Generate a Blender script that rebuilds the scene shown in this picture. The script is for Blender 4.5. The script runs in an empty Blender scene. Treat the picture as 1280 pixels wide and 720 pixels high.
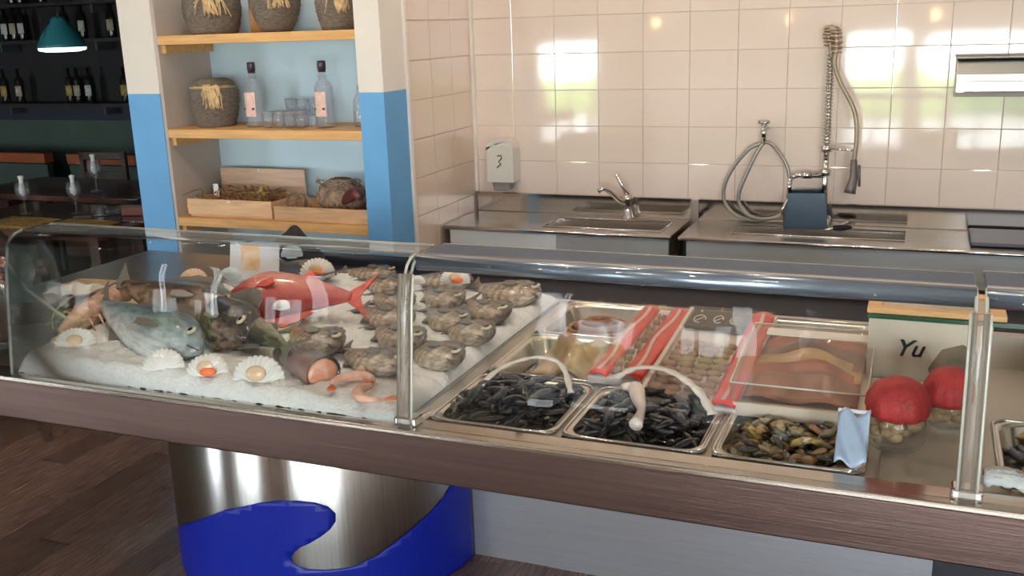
import bpy, math, random
from mathutils import Vector, Matrix, Euler
PI = math.pi
sc = bpy.context.scene
C = sc.collection
# ------------------------------------------------------------------ camera
pit, rol, yaw = math.radians(14.7), math.radians(-1.9), math.radians(22.6)
Fv = Vector((-math.sin(yaw)*math.cos(pit), math.cos(yaw)*math.cos(pit), -math.sin(pit)))
Rv = Vector((math.cos(yaw), math.sin(yaw), 0)); Uv = Rv.cross(Fv)
R2 = Rv*math.cos(rol)+Uv*math.sin(rol); U2 = -Rv*math.sin(rol)+Uv*math.cos(rol)
cd = bpy.data.cameras.new('camera'); cam = bpy.data.objects.new('camera', cd); C.objects.link(cam)
cd.sensor_width = 36; cd.lens = 36*1250/1280; cd.clip_start = .02
m4 = Matrix((R2, U2, -Fv)).transposed().to_4x4(); m4.translation = Vector((0, 0, 1.7)); cam.matrix_world = m4
sc.camera = cam
# ------------------------------------------------------------------ world, exposure
w = bpy.data.worlds.new('world'); sc.world = w; w.use_nodes = True
bg = w.node_tree.nodes['Background']; bg.inputs[0].default_value = (.86, .94, 1, 1); bg.inputs[1].default_value = 32.5
sc.view_settings.view_transform = 'Standard'; sc.view_settings.look = 'None'
sc.view_settings.exposure = 0.0; sc.view_settings.gamma = 1
sc.cycles.use_denoising = True; sc.cycles.max_bounces = 10; sc.cycles.transparent_max_bounces = 24
sc.cycles.sample_clamp_indirect = 6; sc.cycles.caustics_reflective = False; sc.cycles.caustics_refractive = False
LAMP_W = 3.5
YW = -3.5                                     # street side wall
WIN = [(-5.25, -4.6, 0, 1.25), (-4.4, -3.65, 0, 1.5), (-.85, -.22, 0, 1.55), (-.1, 1.05, 0, 1.5), (1.5, 2.5, .0, 2.3), (-9.4, -8.3, .3, 2.4)]  # last pair are unseen openings added to bring in more daylight
def lamp_area(name, loc, rot, sx, sy, power, col, portal=False):
    d = bpy.data.lights.new(name, 'AREA'); d.shape = 'RECTANGLE'; d.size = sx; d.size_y = sy; d.energy = power; d.color = col
    if portal: d.cycles.is_portal = True
    o = bpy.data.objects.new(name, d); C.objects.link(o); o.location = loc; o.rotation_euler = rot; return o
for (a, b, z0, z1) in WIN:
    lamp_area('daylight_portal', ((a+b)/2, YW+.02, (z0+z1)/2), (PI/2, 0, 0), b-a, z1-z0, 1, (1, 1, 1), True)

# ------------------------------------------------------------------ materials
_m = {}
def _new(name):
    m = bpy.data.materials.new(name); m.use_nodes = True; nt = m.node_tree; p = nt.nodes['Principled BSDF']; return m, nt, p
def mat(name, col, rough=.5, metal=0, var=0, scale=20, bump=0, bscale=60, coat=0, stretch=None, trans=0, col2=None, spec=.5):
    if name in _m: return _m[name]
    m, nt, p = _new(name)
    p.inputs['Base Color'].default_value = (*col, 1); p.inputs['Roughness'].default_value = rough; p.inputs['Metallic'].default_value = metal
    p.inputs['Coat Weight'].default_value = coat; p.inputs['Coat Roughness'].default_value = .05
    p.inputs['Specular IOR Level'].default_value = spec
    if trans: p.inputs['Transmission Weight'].default_value = trans
    tc = nt.nodes.new('ShaderNodeTexCoord'); mp = nt.nodes.new('ShaderNodeMapping')
    nt.links.new(tc.outputs['Object'], mp.inputs[0])
    if stretch: mp.inputs['Scale'].default_value = stretch
    if var or col2:
        n = nt.nodes.new('ShaderNodeTexNoise'); n.inputs['Scale'].default_value = scale; n.inputs['Detail'].default_value = 5
        nt.links.new(mp.outputs[0], n.inputs[0])
        r = nt.nodes.new('ShaderNodeValToRGB'); r.color_ramp.elements[0].position = .32; r.color_ramp.elements[1].position = .68
        c2 = col2 or tuple(min(1, c*(1+var)) for c in col)
        c1 = col if col2 else tuple(c*(1-var) for c in col)
        r.color_ramp.elements[0].color = (*c1, 1); r.color_ramp.elements[1].color = (*c2, 1)
        nt.links.new(n.outputs[0], r.inputs[0]); nt.links.new(r.outputs[0], p.inputs['Base Color'])
    if bump:
        n2 = nt.nodes.new('ShaderNodeTexNoise'); n2.inputs['Scale'].default_value = bscale; n2.inputs['Detail'].default_value = 4
        nt.links.new(mp.outputs[0], n2.inputs[0])
        b = nt.nodes.new('ShaderNodeBump'); b.inputs['Strength'].default_value = bump; b.inputs['Distance'].default_value = .01
        nt.links.new(n2.outputs[0], b.inputs['Height']); nt.links.new(b.outputs[0], p.inputs['Normal'])
    _m[name] = m; return m
def aniso(m, axis, amt, ar=0):
    nt = m.node_tree; p = nt.nodes['Principled BSDF']; tg = nt.nodes.new('ShaderNodeTangent'); tg.direction_type = 'RADIAL'; tg.axis = axis
    p.inputs['Anisotropic'].default_value = amt; p.inputs['Anisotropic Rotation'].default_value = ar; nt.links.new(tg.outputs[0], p.inputs['Tangent'])
def emis(name, col, s):
    if name in _m: return _m[name]
    m, nt, p = _new(name); p.inputs['Base Color'].default_value = (*col, 1)
    p.inputs['Emission Color'].default_value = (*col, 1); p.inputs['Emission Strength'].default_value = s
    _m[name] = m; return m
def glass(name, tint=(1, 1, 1), solid=0.0, body=(.6, .65, .7), rough=.02, ior=1.45, top=1.0):
    """thin pane: see-through mixed with mirror reflection by Fresnel, plus an optional milky share"""
    if name in _m: return _m[name]
    m = bpy.data.materials.new(name); m.use_nodes = True; nt = m.node_tree; nt.nodes.clear()
    o = nt.nodes.new('ShaderNodeOutputMaterial'); t = nt.nodes.new('ShaderNodeBsdfTransparent'); t.inputs[0].default_value = (*tint, 1)
    g = nt.nodes.new('ShaderNodeBsdfGlossy'); g.inputs['Roughness'].default_value = rough
    lw = nt.nodes.new('ShaderNodeLayerWeight'); lw.inputs[0].default_value = .5      # Schlick, same from both sides
    pw = nt.nodes.new('ShaderNodeMath'); pw.operation = 'POWER'; pw.inputs[1].default_value = 5; nt.links.new(lw.outputs['Facing'], pw.inputs[0])
    f = nt.nodes.new('ShaderNodeMath'); f.operation = 'MULTIPLY_ADD'; f0 = ((ior-1)/(ior+1))**2; f.inputs[1].default_value = top-f0; f.inputs[2].default_value = f0; nt.links.new(pw.outputs[0], f.inputs[0])
    x = nt.nodes.new('ShaderNodeMixShader'); nt.links.new(f.outputs[0], x.inputs[0])
    last = t
    if solid:
        d = nt.nodes.new('ShaderNodeBsdfDiffuse'); d.inputs[0].default_value = (*body, 1)
        y = nt.nodes.new('ShaderNodeMixShader'); y.inputs[0].default_value = solid
        nt.links.new(t.outputs[0], y.inputs[1]); nt.links.new(d.outputs[0], y.inputs[2]); last = y
    nt.links.new(last.outputs[0], x.inputs[1]); nt.links.new(g.outputs[0], x.inputs[2]); nt.links.new(x.outputs[0], o.inputs[0])
    _m[name] = m; return m
def fishmat(name, back, side, belly, bands=0, blotch=0, rough=.22, scale=26):
    if name in _m: return _m[name]
    m, nt, p = _new(name); L = nt.links.new
    tc = nt.nodes.new('ShaderNodeTexCoord'); sp = nt.nodes.new('ShaderNodeSeparateXYZ'); L(tc.outputs['Generated'], sp.inputs[0])
    n = nt.nodes.new('ShaderNodeTexNoise'); n.inputs['Scale'].default_value = 5; n.inputs['Detail'].default_value = 4; L(tc.outputs['Generated'], n.inputs[0])
    ad = nt.nodes.new('ShaderNodeMath'); ad.operation = 'MULTIPLY_ADD'; ad.inputs[1].default_value = .35; L(n.outputs[0], ad.inputs[0]); L(sp.outputs[1], ad.inputs[2])
    r = nt.nodes.new('ShaderNodeValToRGB'); e = r.color_ramp.elements
    e[0].position = .38; e[0].color = (*belly, 1); e[1].position = .95; e[1].color = (*back, 1)
    k = r.color_ramp.elements.new(.66); k.color = (*side, 1)
    L(ad.outputs[0], r.inputs[0]); out = r.outputs[0]
    if bands:
        wv = nt.nodes.new('ShaderNodeTexWave'); wv.inputs['Scale'].default_value = bands; wv.inputs['Distortion'].default_value = 3; L(tc.outputs['Generated'], wv.inputs[0])
        mx = nt.nodes.new('ShaderNodeMix'); mx.data_type = 'RGBA'; mx.blend_type = 'MULTIPLY'
        rr = nt.nodes.new('ShaderNodeMapRange'); rr.inputs[3].default_value = .5; rr.inputs[4].default_value = 0
        L(wv.outputs[1], rr.inputs[0]); L(rr.outputs[0], mx.inputs[0]); L(out, mx.inputs[6]); mx.inputs[7].default_value = (.28, .26, .24, 1); out = mx.outputs[2]
    if blotch:
        nb = nt.nodes.new('ShaderNodeTexNoise'); nb.inputs['Scale'].default_value = 9; nb.inputs['Detail'].default_value = 3; L(tc.outputs['Generated'], nb.inputs[0])
        rb = nt.nodes.new('ShaderNodeMapRange'); rb.inputs[1].default_value = .45; rb.inputs[2].default_value = .6; rb.inputs[4].default_value = blotch; L(nb.outputs[0], rb.inputs[0])
        mx = nt.nodes.new('ShaderNodeMix'); mx.data_type = 'RGBA'; mx.blend_type = 'MULTIPLY'
        L(rb.outputs[0], mx.inputs[0]); L(out, mx.inputs[6]); mx.inputs[7].default_value = (.2, .17, .15, 1); out = mx.outputs[2]
    L(out, p.inputs['Base Color']); p.inputs['Roughness'].default_value = rough; p.inputs['Coat Weight'].default_value = .5; p.inputs['Coat Roughness'].default_value = .12
    vo = nt.nodes.new('ShaderNodeTexVoronoi'); vo.inputs['Scale'].default_value = 260; L(tc.outputs['Object'], vo.inputs[0])
    b = nt.nodes.new('ShaderNodeBump'); b.inputs['Strength'].default_value = .35; b.inputs['Distance'].default_value = .002
    L(vo.outputs[0], b.inputs['Height']); L(b.outputs[0], p.inputs['Normal'])
    _m[name] = m; return m
steel = mat('brushed_steel', (.62, .59, .56), .24, 1, .10, 3, .04, 6, stretch=(1, 60, 60))
steel_v = mat('brushed_steel_drum', (.60, .58, .57), .30, 1, .10, 3, .03, 6, stretch=(60, 60, 1))
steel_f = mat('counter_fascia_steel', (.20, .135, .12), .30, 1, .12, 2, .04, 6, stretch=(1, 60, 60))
steel_p = mat('pan_steel', (.68, .63, .56), .2, 1, .08, 8)
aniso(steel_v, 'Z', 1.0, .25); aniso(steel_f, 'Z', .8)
deck_m = mat('deck_steel', (.55, .49, .42), .38, .6, .08, 5)
chrome = mat('chrome', (.72, .70, .68), .12, 1)
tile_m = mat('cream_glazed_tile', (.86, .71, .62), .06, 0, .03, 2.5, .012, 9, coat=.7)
tile_s = mat('cream_glazed_tile_shaded', (.76, .60, .49), .12, 0, .03, 2.5, .01, 9, coat=.4)  # darker copy of the back tile, side wall shade mixed into its colour
grout = mat('tile_grout', (.66, .54, .47), .8)
cream = mat('cream_paint', (.78, .74, .69), .7, 0, .03, 6, .03)
white_p = mat('white_paint', (.85, .79, .73), .7, 0, .03, 6, .03)
blue_p = mat('sky_blue_paint', (.135, .38, .70), .55, 0, .04, 7, .03)
nblue = mat('pale_blue_paint', (.66, .84, 1.0), .7, 0, .04, 3, .02)
tan_p = mat('greige_paint', (.50, .43, .38), .7, 0, .06, 3, .02)
pine = mat('golden_pine', (.66, .36, .12), .45, 0, .14, 6, .03, stretch=(1, 12, 12))
palewood = mat('pale_wood', (.72, .46, .26), .55, 0, .15, 7, .05, stretch=(1, 10, 10))
plank_m = mat('brown_floorboard', (.22, .13, .095), .24, 0, .5, 9, .06, stretch=(14, 1, 10))
plank_d = mat('dark_floorboard', (.15, .088, .064), .28, 0, .5, 9, .06, stretch=(14, 1, 10))
subfloor = mat('subfloor', (.13, .085, .06), .25, 0, .3, 5)
green_w = mat('dark_green_paint', (.055, .085, .07), .7, 0, .1, 3)
navy_w = mat('navy_paint', (.02, .022, .04), .6, 0, .1, 3)
black_w = mat('near_black_paint', (.012, .010, .012), .7, 0, .2, 4)
orange_w = mat('orange_wood_rail', (.30, .075, .025), .5, 0, .2, 6, stretch=(1, 10, 10))
dwood = mat('dark_wood', (.05, .022, .015), .35, 0, .4, 8, stretch=(1, 10, 10))
royal = mat('royal_blue_vinyl', (.004, .012, .23), .4, 0, .03, 4, spec=.3)
G = glass('clear_glass', (.95, .96, .96), ior=1.21); Gtop = glass('glass_shelf', (.86, .9, .92), .10, (.5, .55, .62))
Gband = glass('blue_grey_glass', (.7, .76, .84), .80, (.12, .15, .21), .15, ior=1.25, top=.35)
Gbottle = glass('bottle_glass', (.97, .98, 1), .06, (.95, .95, .95), .03, 1.6)
Gedge = mat('glass_edge', (.62, .62, .56), .15, 0, coat=.3)
Ggreen = mat('green_glass_edge', (.02, .09, .05), .15)
ice_m = mat('crushed_ice', (.86, .86, .85), .4, 0, .05, 40, .5, 110)
black = mat('black_cloth', (.012, .012, .018), .8, 0, .2, 12, .2)
dplastic = mat('blue_grey_plastic', (.035, .07, .11), .35, 0, .05, 5)
greyplastic = mat('dark_grey_plastic', (.06, .06, .075), .45)
whiteplastic = mat('white_plastic', (.78, .74, .70), .3)
shellw = mat('shell_white', (.86, .82, .78), .35, 0, .06, 30, .2, 120)
shellt = mat('shell_tan', (.72, .52, .38), .4, 0, .2, 25, .2, 120)
shellb = mat('shell_blue_white', (.62, .72, .80), .3, 0, .1, 30)
meat = mat('scallop_meat', (.78, .55, .36), .25, 0, .1, 20)
roe = mat('orange_roe', (.80, .16, .05), .25, 0, .2, 30)
eye_m = mat('fish_eye', (.55, .5, .35), .1); pup = mat('pupil', (.01, .01, .01), .08)
fin_m = mat('grey_fin', (.16, .14, .12), .4, 0, .3, 60, stretch=(1, 12, 1)); redfin = mat('red_fin', (.55, .06, .04), .4, 0, .3, 60)
straw = mat('straw', (.62, .44, .24), .7, 0, .25, 40)
jar_m = mat('woven_grey_jar', (.22, .18, .145), .75, 0, .35, 60, .9, 160, stretch=(1, 1, 4))
tealm = mat('teal_enamel', (.03, .20, .24), .35)

# ------------------------------------------------------------------ mesh helpers
class MB:
    def __init__(s): s.v = []; s.f = []; s.sm = []; s.mi = []; s.cur = 0
    def add(s, vs, fs, sm=False):
        b = len(s.v); s.v += [tuple(v) for v in vs]
        for f in fs: s.f.append(tuple(i+b for i in f)); s.sm.append(sm); s.mi.append(s.cur)
        return s
    def box(s, x0, x1, y0, y1, z0, z1, M=None):
        vs = [Vector((x, y, z)) for z in (z0, z1) for y in (y0, y1) for x in (x0, x1)]
        if M: vs = [M @ v for v in vs]
        return s.add(vs, [(0, 2, 3, 1), (4, 5, 7, 6), (0, 1, 5, 4), (2, 6, 7, 3), (0, 4, 6, 2), (1, 3, 7, 5)])
    def tube(s, pts, r, n=8, closed=False, cap=True):
        pts = [Vector(p) for p in pts]; k = len(pts); rs = r if isinstance(r, (list, tuple)) else [r]*k
        vs = []; up = Vector((0, 0, 1)); prev = None
        for i, p in enumerate(pts):
            a = pts[(i-1) % k] if (closed or i) else p; b = pts[(i+1) % k] if (closed or i < k-1) else p
            t = (b-a).normalized()
            if prev is None:
                q = up if abs(t.z) < .95 else Vector((1, 0, 0)); prev = (q-t*q.dot(t)).normalized()
            else: prev = (prev-t*prev.dot(t)).normalized()
            o = t.cross(prev)
            for j in range(n):
                an = 2*PI*j/n; vs.append(p+(prev*math.cos(an)+o*math.sin(an))*rs[i])
        fs = []
        for i in range(k if closed else k-1):
            for j in range(n):
                a = i*n+j; b = i*n+(j+1) % n; c = ((i+1) % k)*n+(j+1) % n; d = ((i+1) % k)*n+j; fs.append((a, b, c, d))
        if not closed and cap: fs += [tuple(range(n))[::-1], tuple((k-1)*n+j for j in range(n))]
        return s.add(vs, fs, True)
    def lathe(s, prof, n=24, cx=0, cy=0, cz=0, ripple=None, a0=0, a1=2*PI):
        vs = []; full = abs(a1-a0-2*PI) < 1e-6; m = n if full else n+1
        for (r, z) in prof:
            for j in range(m):
                a = a0+(a1-a0)*j/n; q = r*(ripple(a, z) if ripple else 1)
                vs.append((cx+q*math.cos(a), cy+q*math.sin(a), cz+z))
        fs = []
        for i in range(len(prof)-1):
            for j in range(n):
                j2 = (j+1) % m; fs.append((i*m+j, i*m+j2, (i+1)*m+j2, (i+1)*m+j))
        return s.add(vs, fs, True)
    def prism(s, pts, y0, y1, axis='y'):
        n = len(pts)
        def P(a, b, c): return {'y': (a, c, b), 'z': (a, b, c), 'x': (c, a, b)}[axis]
        vs = [P(a, b, y0) for a, b in pts]+[P(a, b, y1) for a, b in pts]
        fs = [tuple(range(n)), tuple(range(2*n-1, n-1, -1))]+[(i, i+n, (i+1) % n+n, (i+1) % n) for i in range(n)]
        return s.add(vs, fs)
    def ell(s, c, rx, ry, rz, nu=14, nv=8, M=None, wob=0, seed=0):
        rn = random.Random(seed); vs = []
        for i in range(nv+1):
            ph = PI*i/nv
            for j in range(nu):
                a = 2*PI*j/nu; k = 1+rn.uniform(-wob, wob)
                v = Vector((rx*math.sin(ph)*math.cos(a)*k, ry*math.sin(ph)*math.sin(a)*k, rz*math.cos(ph)*k))
                if M: v = M @ v
                vs.append(v+Vector(c))
        fs = [(i*nu+j, (i+1)*nu+j, (i+1)*nu+(j+1) % nu, i*nu+(j+1) % nu) for i in range(nv) for j in range(nu)]
        return s.add(vs, fs, True)
    def grid(s, nx, ny, fn, sm=True):
        vs = [fn(i/nx, j/ny) for j in range(ny+1) for i in range(nx+1)]
        fs = [(j*(nx+1)+i, j*(nx+1)+i+1, (j+1)*(nx+1)+i+1, (j+1)*(nx+1)+i) for j in range(ny) for i in range(nx)]
        return s.add(vs, fs, sm)
    def mesh(s, name, mats):
        me = bpy.data.meshes.new(name); me.from_pydata(s.v, [], s.f)
        for m in (mats if isinstance(mats, (list, tuple)) else [mats]): me.materials.append(m)
        me.polygons.foreach_set('use_smooth', s.sm); me.polygons.foreach_set('material_index', s.mi); me.update(); return me
def obj(name, mb, m, parent=None, loc=None, rot=None, bev=0, solid=0):
    me = mb if isinstance(mb, bpy.types.Mesh) else mb.mesh(name, m)
    o = bpy.data.objects.new(name, me); C.objects.link(o)
    if parent: o.parent = parent
    if loc: o.location = loc
    if rot: o.rotation_euler = rot
    if solid: s = o.modifiers.new('s', 'SOLIDIFY'); s.thickness = solid; s.offset = 0
    if bev: b = o.modifiers.new('b', 'BEVEL'); b.width = bev; b.segments = 2; b.limit_method = 'ANGLE'
    return o
def tag(o, label, cat, group=None, kind=None):
    o['label'] = label; o['category'] = cat
    if group: o['group'] = group
    if kind: o['kind'] = kind
    return o
def thing(name, label, cat, loc=(0, 0, 0), rz=0, group=None):
    o = bpy.data.objects.new(name, None); C.objects.link(o); o.empty_display_size = .05
    o.location = loc; o.rotation_euler = (0, 0, rz); return tag(o, label, cat, group)
def struct(name, mb, m, label, cat, parent=None, bev=0):
    o = obj(name, mb, m, parent, bev=bev)
    if not parent: o['kind'] = 'structure'; o['label'] = label; o['category'] = cat
    return o
def copy_tree(o, parent=None):
    c = o.copy(); C.objects.link(c)
    if parent: c.parent = parent
    for ch in list(o.children): copy_tree(ch, c)
    return c
def place(o, loc, rot=None, label=None, group=None, s=None):
    o.location = loc
    if rot is not None: o.rotation_euler = rot if isinstance(rot, tuple) else (0, 0, rot)
    if label: o['label'] = label
    if group: o['group'] = group
    if s: o.scale = (s, s, s)
    return o
def arc(cx, cy, r, a0, a1, n): return [(cx+r*math.cos(a0+(a1-a0)*i/n), cy+r*math.sin(a0+(a1-a0)*i/n)) for i in range(n+1)]

# ------------------------------------------------------------------ setting
flo = struct('floor', MB().box(-9.6, 2.7, YW-.1, 7.1, -.05, -.008), subfloor, 'dark wooden plank floor of the restaurant', 'floor')
pm = MB().box(-.067, .067, -.597, .597, -.012, 0).mesh('floorboard', plank_m); pm2 = MB().box(-.067, .067, -.597, .597, -.012, 0).mesh('floorboard', plank_d)
rn = random.Random(3); k = 0
for i in range(34):
    x = -4.5+.136*i; off = (i*.47) % 1.2
    for j in range(-1, 4):
        y = 1.6+off+j*1.2
        if y-.6 < 1.0 or y+.6 > 6.6: continue
        if k < 290: obj('floorboard', (pm, pm2)[rn.random() < .4], None, flo, (x, y, rn.uniform(-.0015, .0015))); k += 1
struct('ceiling', MB().box(-9.6, 2.7, YW-.1, 7.1, 2.75, 2.85), cream, 'plain cream ceiling above the counter', 'ceiling')
# tiled back wall
wb = struct('wall_back', MB().box(-2.0, 2.7, 4.088, 4.2, -.03, 2.75), grout, 'cream glazed tile wall behind the steel sinks', 'wall')
TW, TH = .192, .1515
def tilemesh(w_, h_, m):
    b = .0016; mb = MB(); z = .008
    o_ = [(-w_/2, -h_/2), (w_/2, -h_/2), (w_/2, h_/2), (-w_/2, h_/2)]; i_ = [(-w_/2+b, -h_/2+b), (w_/2-b, -h_/2+b), (w_/2-b, h_/2-b), (-w_/2+b, h_/2-b)]
    vs = [(x, 0, y) for x, y in o_]+[(x, -z+.0007, y) for x, y in o_]+[(x, -z, y) for x, y in i_]
    fs = [(8, 9, 10, 11)]+[(4+i, 4+(i+1) % 4, 8+(i+1) % 4, 8+i) for i in range(4)]+[(i, (i+1) % 4, 4+(i+1) % 4, 4+i) for i in range(4)]
    return mb.add(vs, fs).mesh('tile', m)
tm = tilemesh(TW-.0014, TH-.0014, tile_m); rn = random.Random(5)
for i in range(15):
    for j in range(12):
        x = -1.757+TW*i; z = 1.049+TH*j
        obj('tile', tm, None, wb, (x, 4.088, z), (rn.uniform(-.002, .002), 0, rn.uniform(-.003, .003)))
# side return wall, tiled beyond the blue painted strip
ws = struct('wall_left_return', MB().box(-2.0, -1.858, 3.47, 4.088, -.03, 2.75), grout, 'tiled return wall between blue column and sinks', 'wall')
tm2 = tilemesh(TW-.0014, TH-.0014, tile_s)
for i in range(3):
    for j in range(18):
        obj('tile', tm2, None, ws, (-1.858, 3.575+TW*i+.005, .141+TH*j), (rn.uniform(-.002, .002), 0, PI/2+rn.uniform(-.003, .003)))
struct('trim_1', MB().box(-1.862, -1.84, 3.455, 3.475, -.03, 2.75), white_p, 'white vertical edge strip beside the tiles', 'trim', bev=.003)
struct('trim_2', MB().box(-1.862, -1.838, 4.06, 4.082, .985, 2.75), white_p, 'white corner bead between side tiles and back tiles', 'trim', bev=.003)
# columns and niche
def col2(name, x0, x1, y0, y1, label):
    o = struct(name, MB().box(x0, x1, y0, y1, 0, 1.478), blue_p, label, 'column')
    obj('upper_band', MB().box(x0, x1, y0, y1, 1.478, 2.75), white_p, o); return o
col2('wall_niche_right', -1.955, -1.85, 3.28, 3.455, 'right column of the niche, blue below and cream above')
col2('wall_niche_left', -3.05, -2.885, 3.28, 3.72, 'left column of the niche, blue below and cream above')
o = struct('wall_niche_side', MB().box(-2.885, -2.87, 3.285, 3.6, -.03, 2.75), tan_p, 'greige left inner side of the niche', 'wall')
struct('wall_niche_back', MB().box(-2.885, -1.955, 3.6, 3.72, -.03, 2.75), nblue, 'pale blue back panel of the shelf niche', 'wall')
for z, lb in ((1.705, 'top pine shelf carrying three woven jars'), (1.335, 'middle pine shelf carrying bottles and glasses'), (.97, 'lowest pine shelf carrying the wooden trays')):
    t = thing('niche_shelf', lb, 'shelf', (0, 0, z))
    obj('board', MB().box(-2.868, -1.957, 3.283, 3.598, -.036, 0), pine, t, bev=.002)
    obj('cleat', MB().box(-2.868, -2.845, 3.30, 3.597, -.070, -.037), pine, t, bev=.002)
    obj('cleat', MB().box(-1.985, -1.957, 3.33, 3.597, -.070, -.037), pine, t, bev=.002)
# dining room shell
fw = MB().box(-9.6, -3.0, 7.0, 7.1, -.03, 1.0); struct('wall_far', fw, green_w, 'dark green far wall of the dining room', 'wall')
struct('trim_3', MB().box(-9.5, -3.1, 6.955, 6.998, 1.0, 1.15), navy_w, 'navy band between green wall and wine shelves', 'trim')
struct('wall_far_upper', MB().box(-9.6, -3.0, 7.0, 7.1, 1.0, 2.75), black_w, 'near black wall behind the wine shelves', 'wall')
struct('wall_left', MB().box(-9.7, -9.6, YW-.1, 7.1, -.03, 2.75), green_w, 'dark wall at the far left of the dining room', 'wall')
struct('wall_niche_rear', MB().box(-3.05, -1.9, 3.72, 7.1, -.03, 2.75), black_w, 'dark wall of the dining room behind the niche', 'wall')
struct('wall_right', MB().box(2.6, 2.7, YW-.1, 4.2, -.03, 2.75), cream, 'cream wall right of the kitchen', 'wall')
struct('ceiling_dining', MB().box(-9.6, -3.0, 2.2, 7.0, 2.6, 2.74), black_w, 'black dining room ceiling', 'ceiling')
# street wall with glazed openings (behind the camera, seen mirrored in tiles and glass except the unseen pair added for daylight)
wf = MB(); xs = -9.6
for (a, b, z0, z1) in sorted(WIN):
    wf.box(xs, a, YW-.12, YW, -.03, 2.75)
    if z0 > 0: wf.box(a, b, YW-.12, YW, 0, z0)
    wf.box(a, b, YW-.12, YW, z1, 2.75); xs = b
wf.box(xs, 2.6, YW-.12, YW, -.03, 2.75)
struct('wall_front', wf, white_p, 'white street wall with windows', 'wall')
for n_, (a, b, z0, z1) in enumerate(WIN):
    fr = MB(); t_ = .04
    fr.box(a, a+t_, YW-.09, YW-.03, z0, z1).box(b-t_, b, YW-.09, YW-.03, z0, z1).box(a, b, YW-.09, YW-.03, z1-t_, z1).box(a, b, YW-.09, YW-.03, z0, z0+t_)
    fr.box((a+b)/2-.015, (a+b)/2+.015, YW-.08, YW-.04, z0, z1)
    struct('window_%d' % (n_+1), fr, white_p, 'white framed street window behind the viewer', 'window')
gr = obj('pavement', MB().box(-14, 8, -20, YW-.12, -.12, -.04), mat('light_pavement', (.82, .80, .77), .8, 0, .1, 4)); gr['kind'] = 'structure'; gr['label'] = 'light pavement outside'; gr['category'] = 'ground'
hd = MB()
for i in range(26): hd.ell((-13+i*.8, -11+rn.uniform(-.4, .4), .25), .7, .6, rn.uniform(.35, .6), 10, 7, wob=.12, seed=i)
tag(obj('street_hedge', hd, mat('hedge_leaves', (.16, .28, .06), .8, 0, .4, 12, .6, 30)), 'green hedge across the street', 'hedge', kind='stuff')

# ------------------------------------------------------------------ lamps
def downlight(x, y, i):
    t = thing('ceiling_spotlight', 'recessed warm ceiling spotlight with a chrome ring', 'lamp', (x, y, 2.75), 0, 'ceiling spotlights above the counter')
    obj('ring', MB().lathe([(.035, -.012), (.055, -.012), (.058, 0), (.035, 0), (.035, -.012)], 20), chrome, t)
    obj('bulb', MB().lathe([(0, -.004), (.02, -.005), (.034, -.002), (.034, 0), (0, 0)], 16), emis('warm_bulb', (1, .68, .3), 60), t)
    lamp_area('spot_light', (x, y, 2.725), (0, 0, 0), .07, .07, LAMP_W, (1, .86, .72))
for i, (x, y) in enumerate([(-2.2, 2.1), (-1.35, 2.1), (-.5, 2.1), (.35, 2.1), (-1.3, .3), (.6, .3), (-1.3, 3.3), (.0, 3.3), (-2.75, 2.55), (-2.2, 2.75)]): downlight(x, y, i)  # last pair of spots added to brighten the niche
def hanging(x, y, z, label, group=None, shade=tealm, on=40, cord=True, w_=8):
    t = thing('pendant_lamp', label, 'lamp', (x, y, z), 0, group)
    top = 2.74-z if y < 2 else 2.59-z
    obj('shade', MB().lathe([(.150, 0), (.153, .004), (.150, .02), (.125, .07), (.085, .13), (.055, .155), (.05, .175), (.035, .195), (.012, .2), (.012, .195), (.03, .188), (.05, .15), (.08, .125), (.12, .065), (.146, .012), (.150, 0)], 32), shade, t)
    obj('bulb', MB().ell((0, 0, .055), .042, .042, .05, 14, 8), emis('lamp_bulb_%d' % on, (1, .72, .38), on), t)
    obj('cord', MB().tube([(0, 0, .2), (0, 0, top)], .004, 6), black, t)
    return t
d = hanging(-5.34, 5.2, 1.655, 'teal metal pendant lamp hanging over the dining tables', on=10)
obj('diffuser', MB().lathe([(0, -.03), (.10, -.028), (.146, -.018), (.150, -.001), (0, -.001)], 24), emis('cool_diffuser', (.75, .92, .9), 3.0), d)
for x in (-2.42, -1.2, -.01):
    t = thing('hanging_bulb', 'warm bare bulb hanging over the guest tables', 'lamp', (x, -1.5, 1.64), 0, 'warm bulbs hanging behind the viewer')
    obj('bulb', MB().ell((0, 0, .04), .035, .035, .045, 14, 8), emis('filament_bulb', (1, .62, .26), 30), t)
    obj('socket', MB().lathe([(0, .16), (.014, .16), (.018, .14), (.018, .085), (0, .08)], 12), greyplastic, t)
    obj('cord', MB().tube([(0, 0, .16), (0, 0, 1.1)], .003, 6), black, t)

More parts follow.
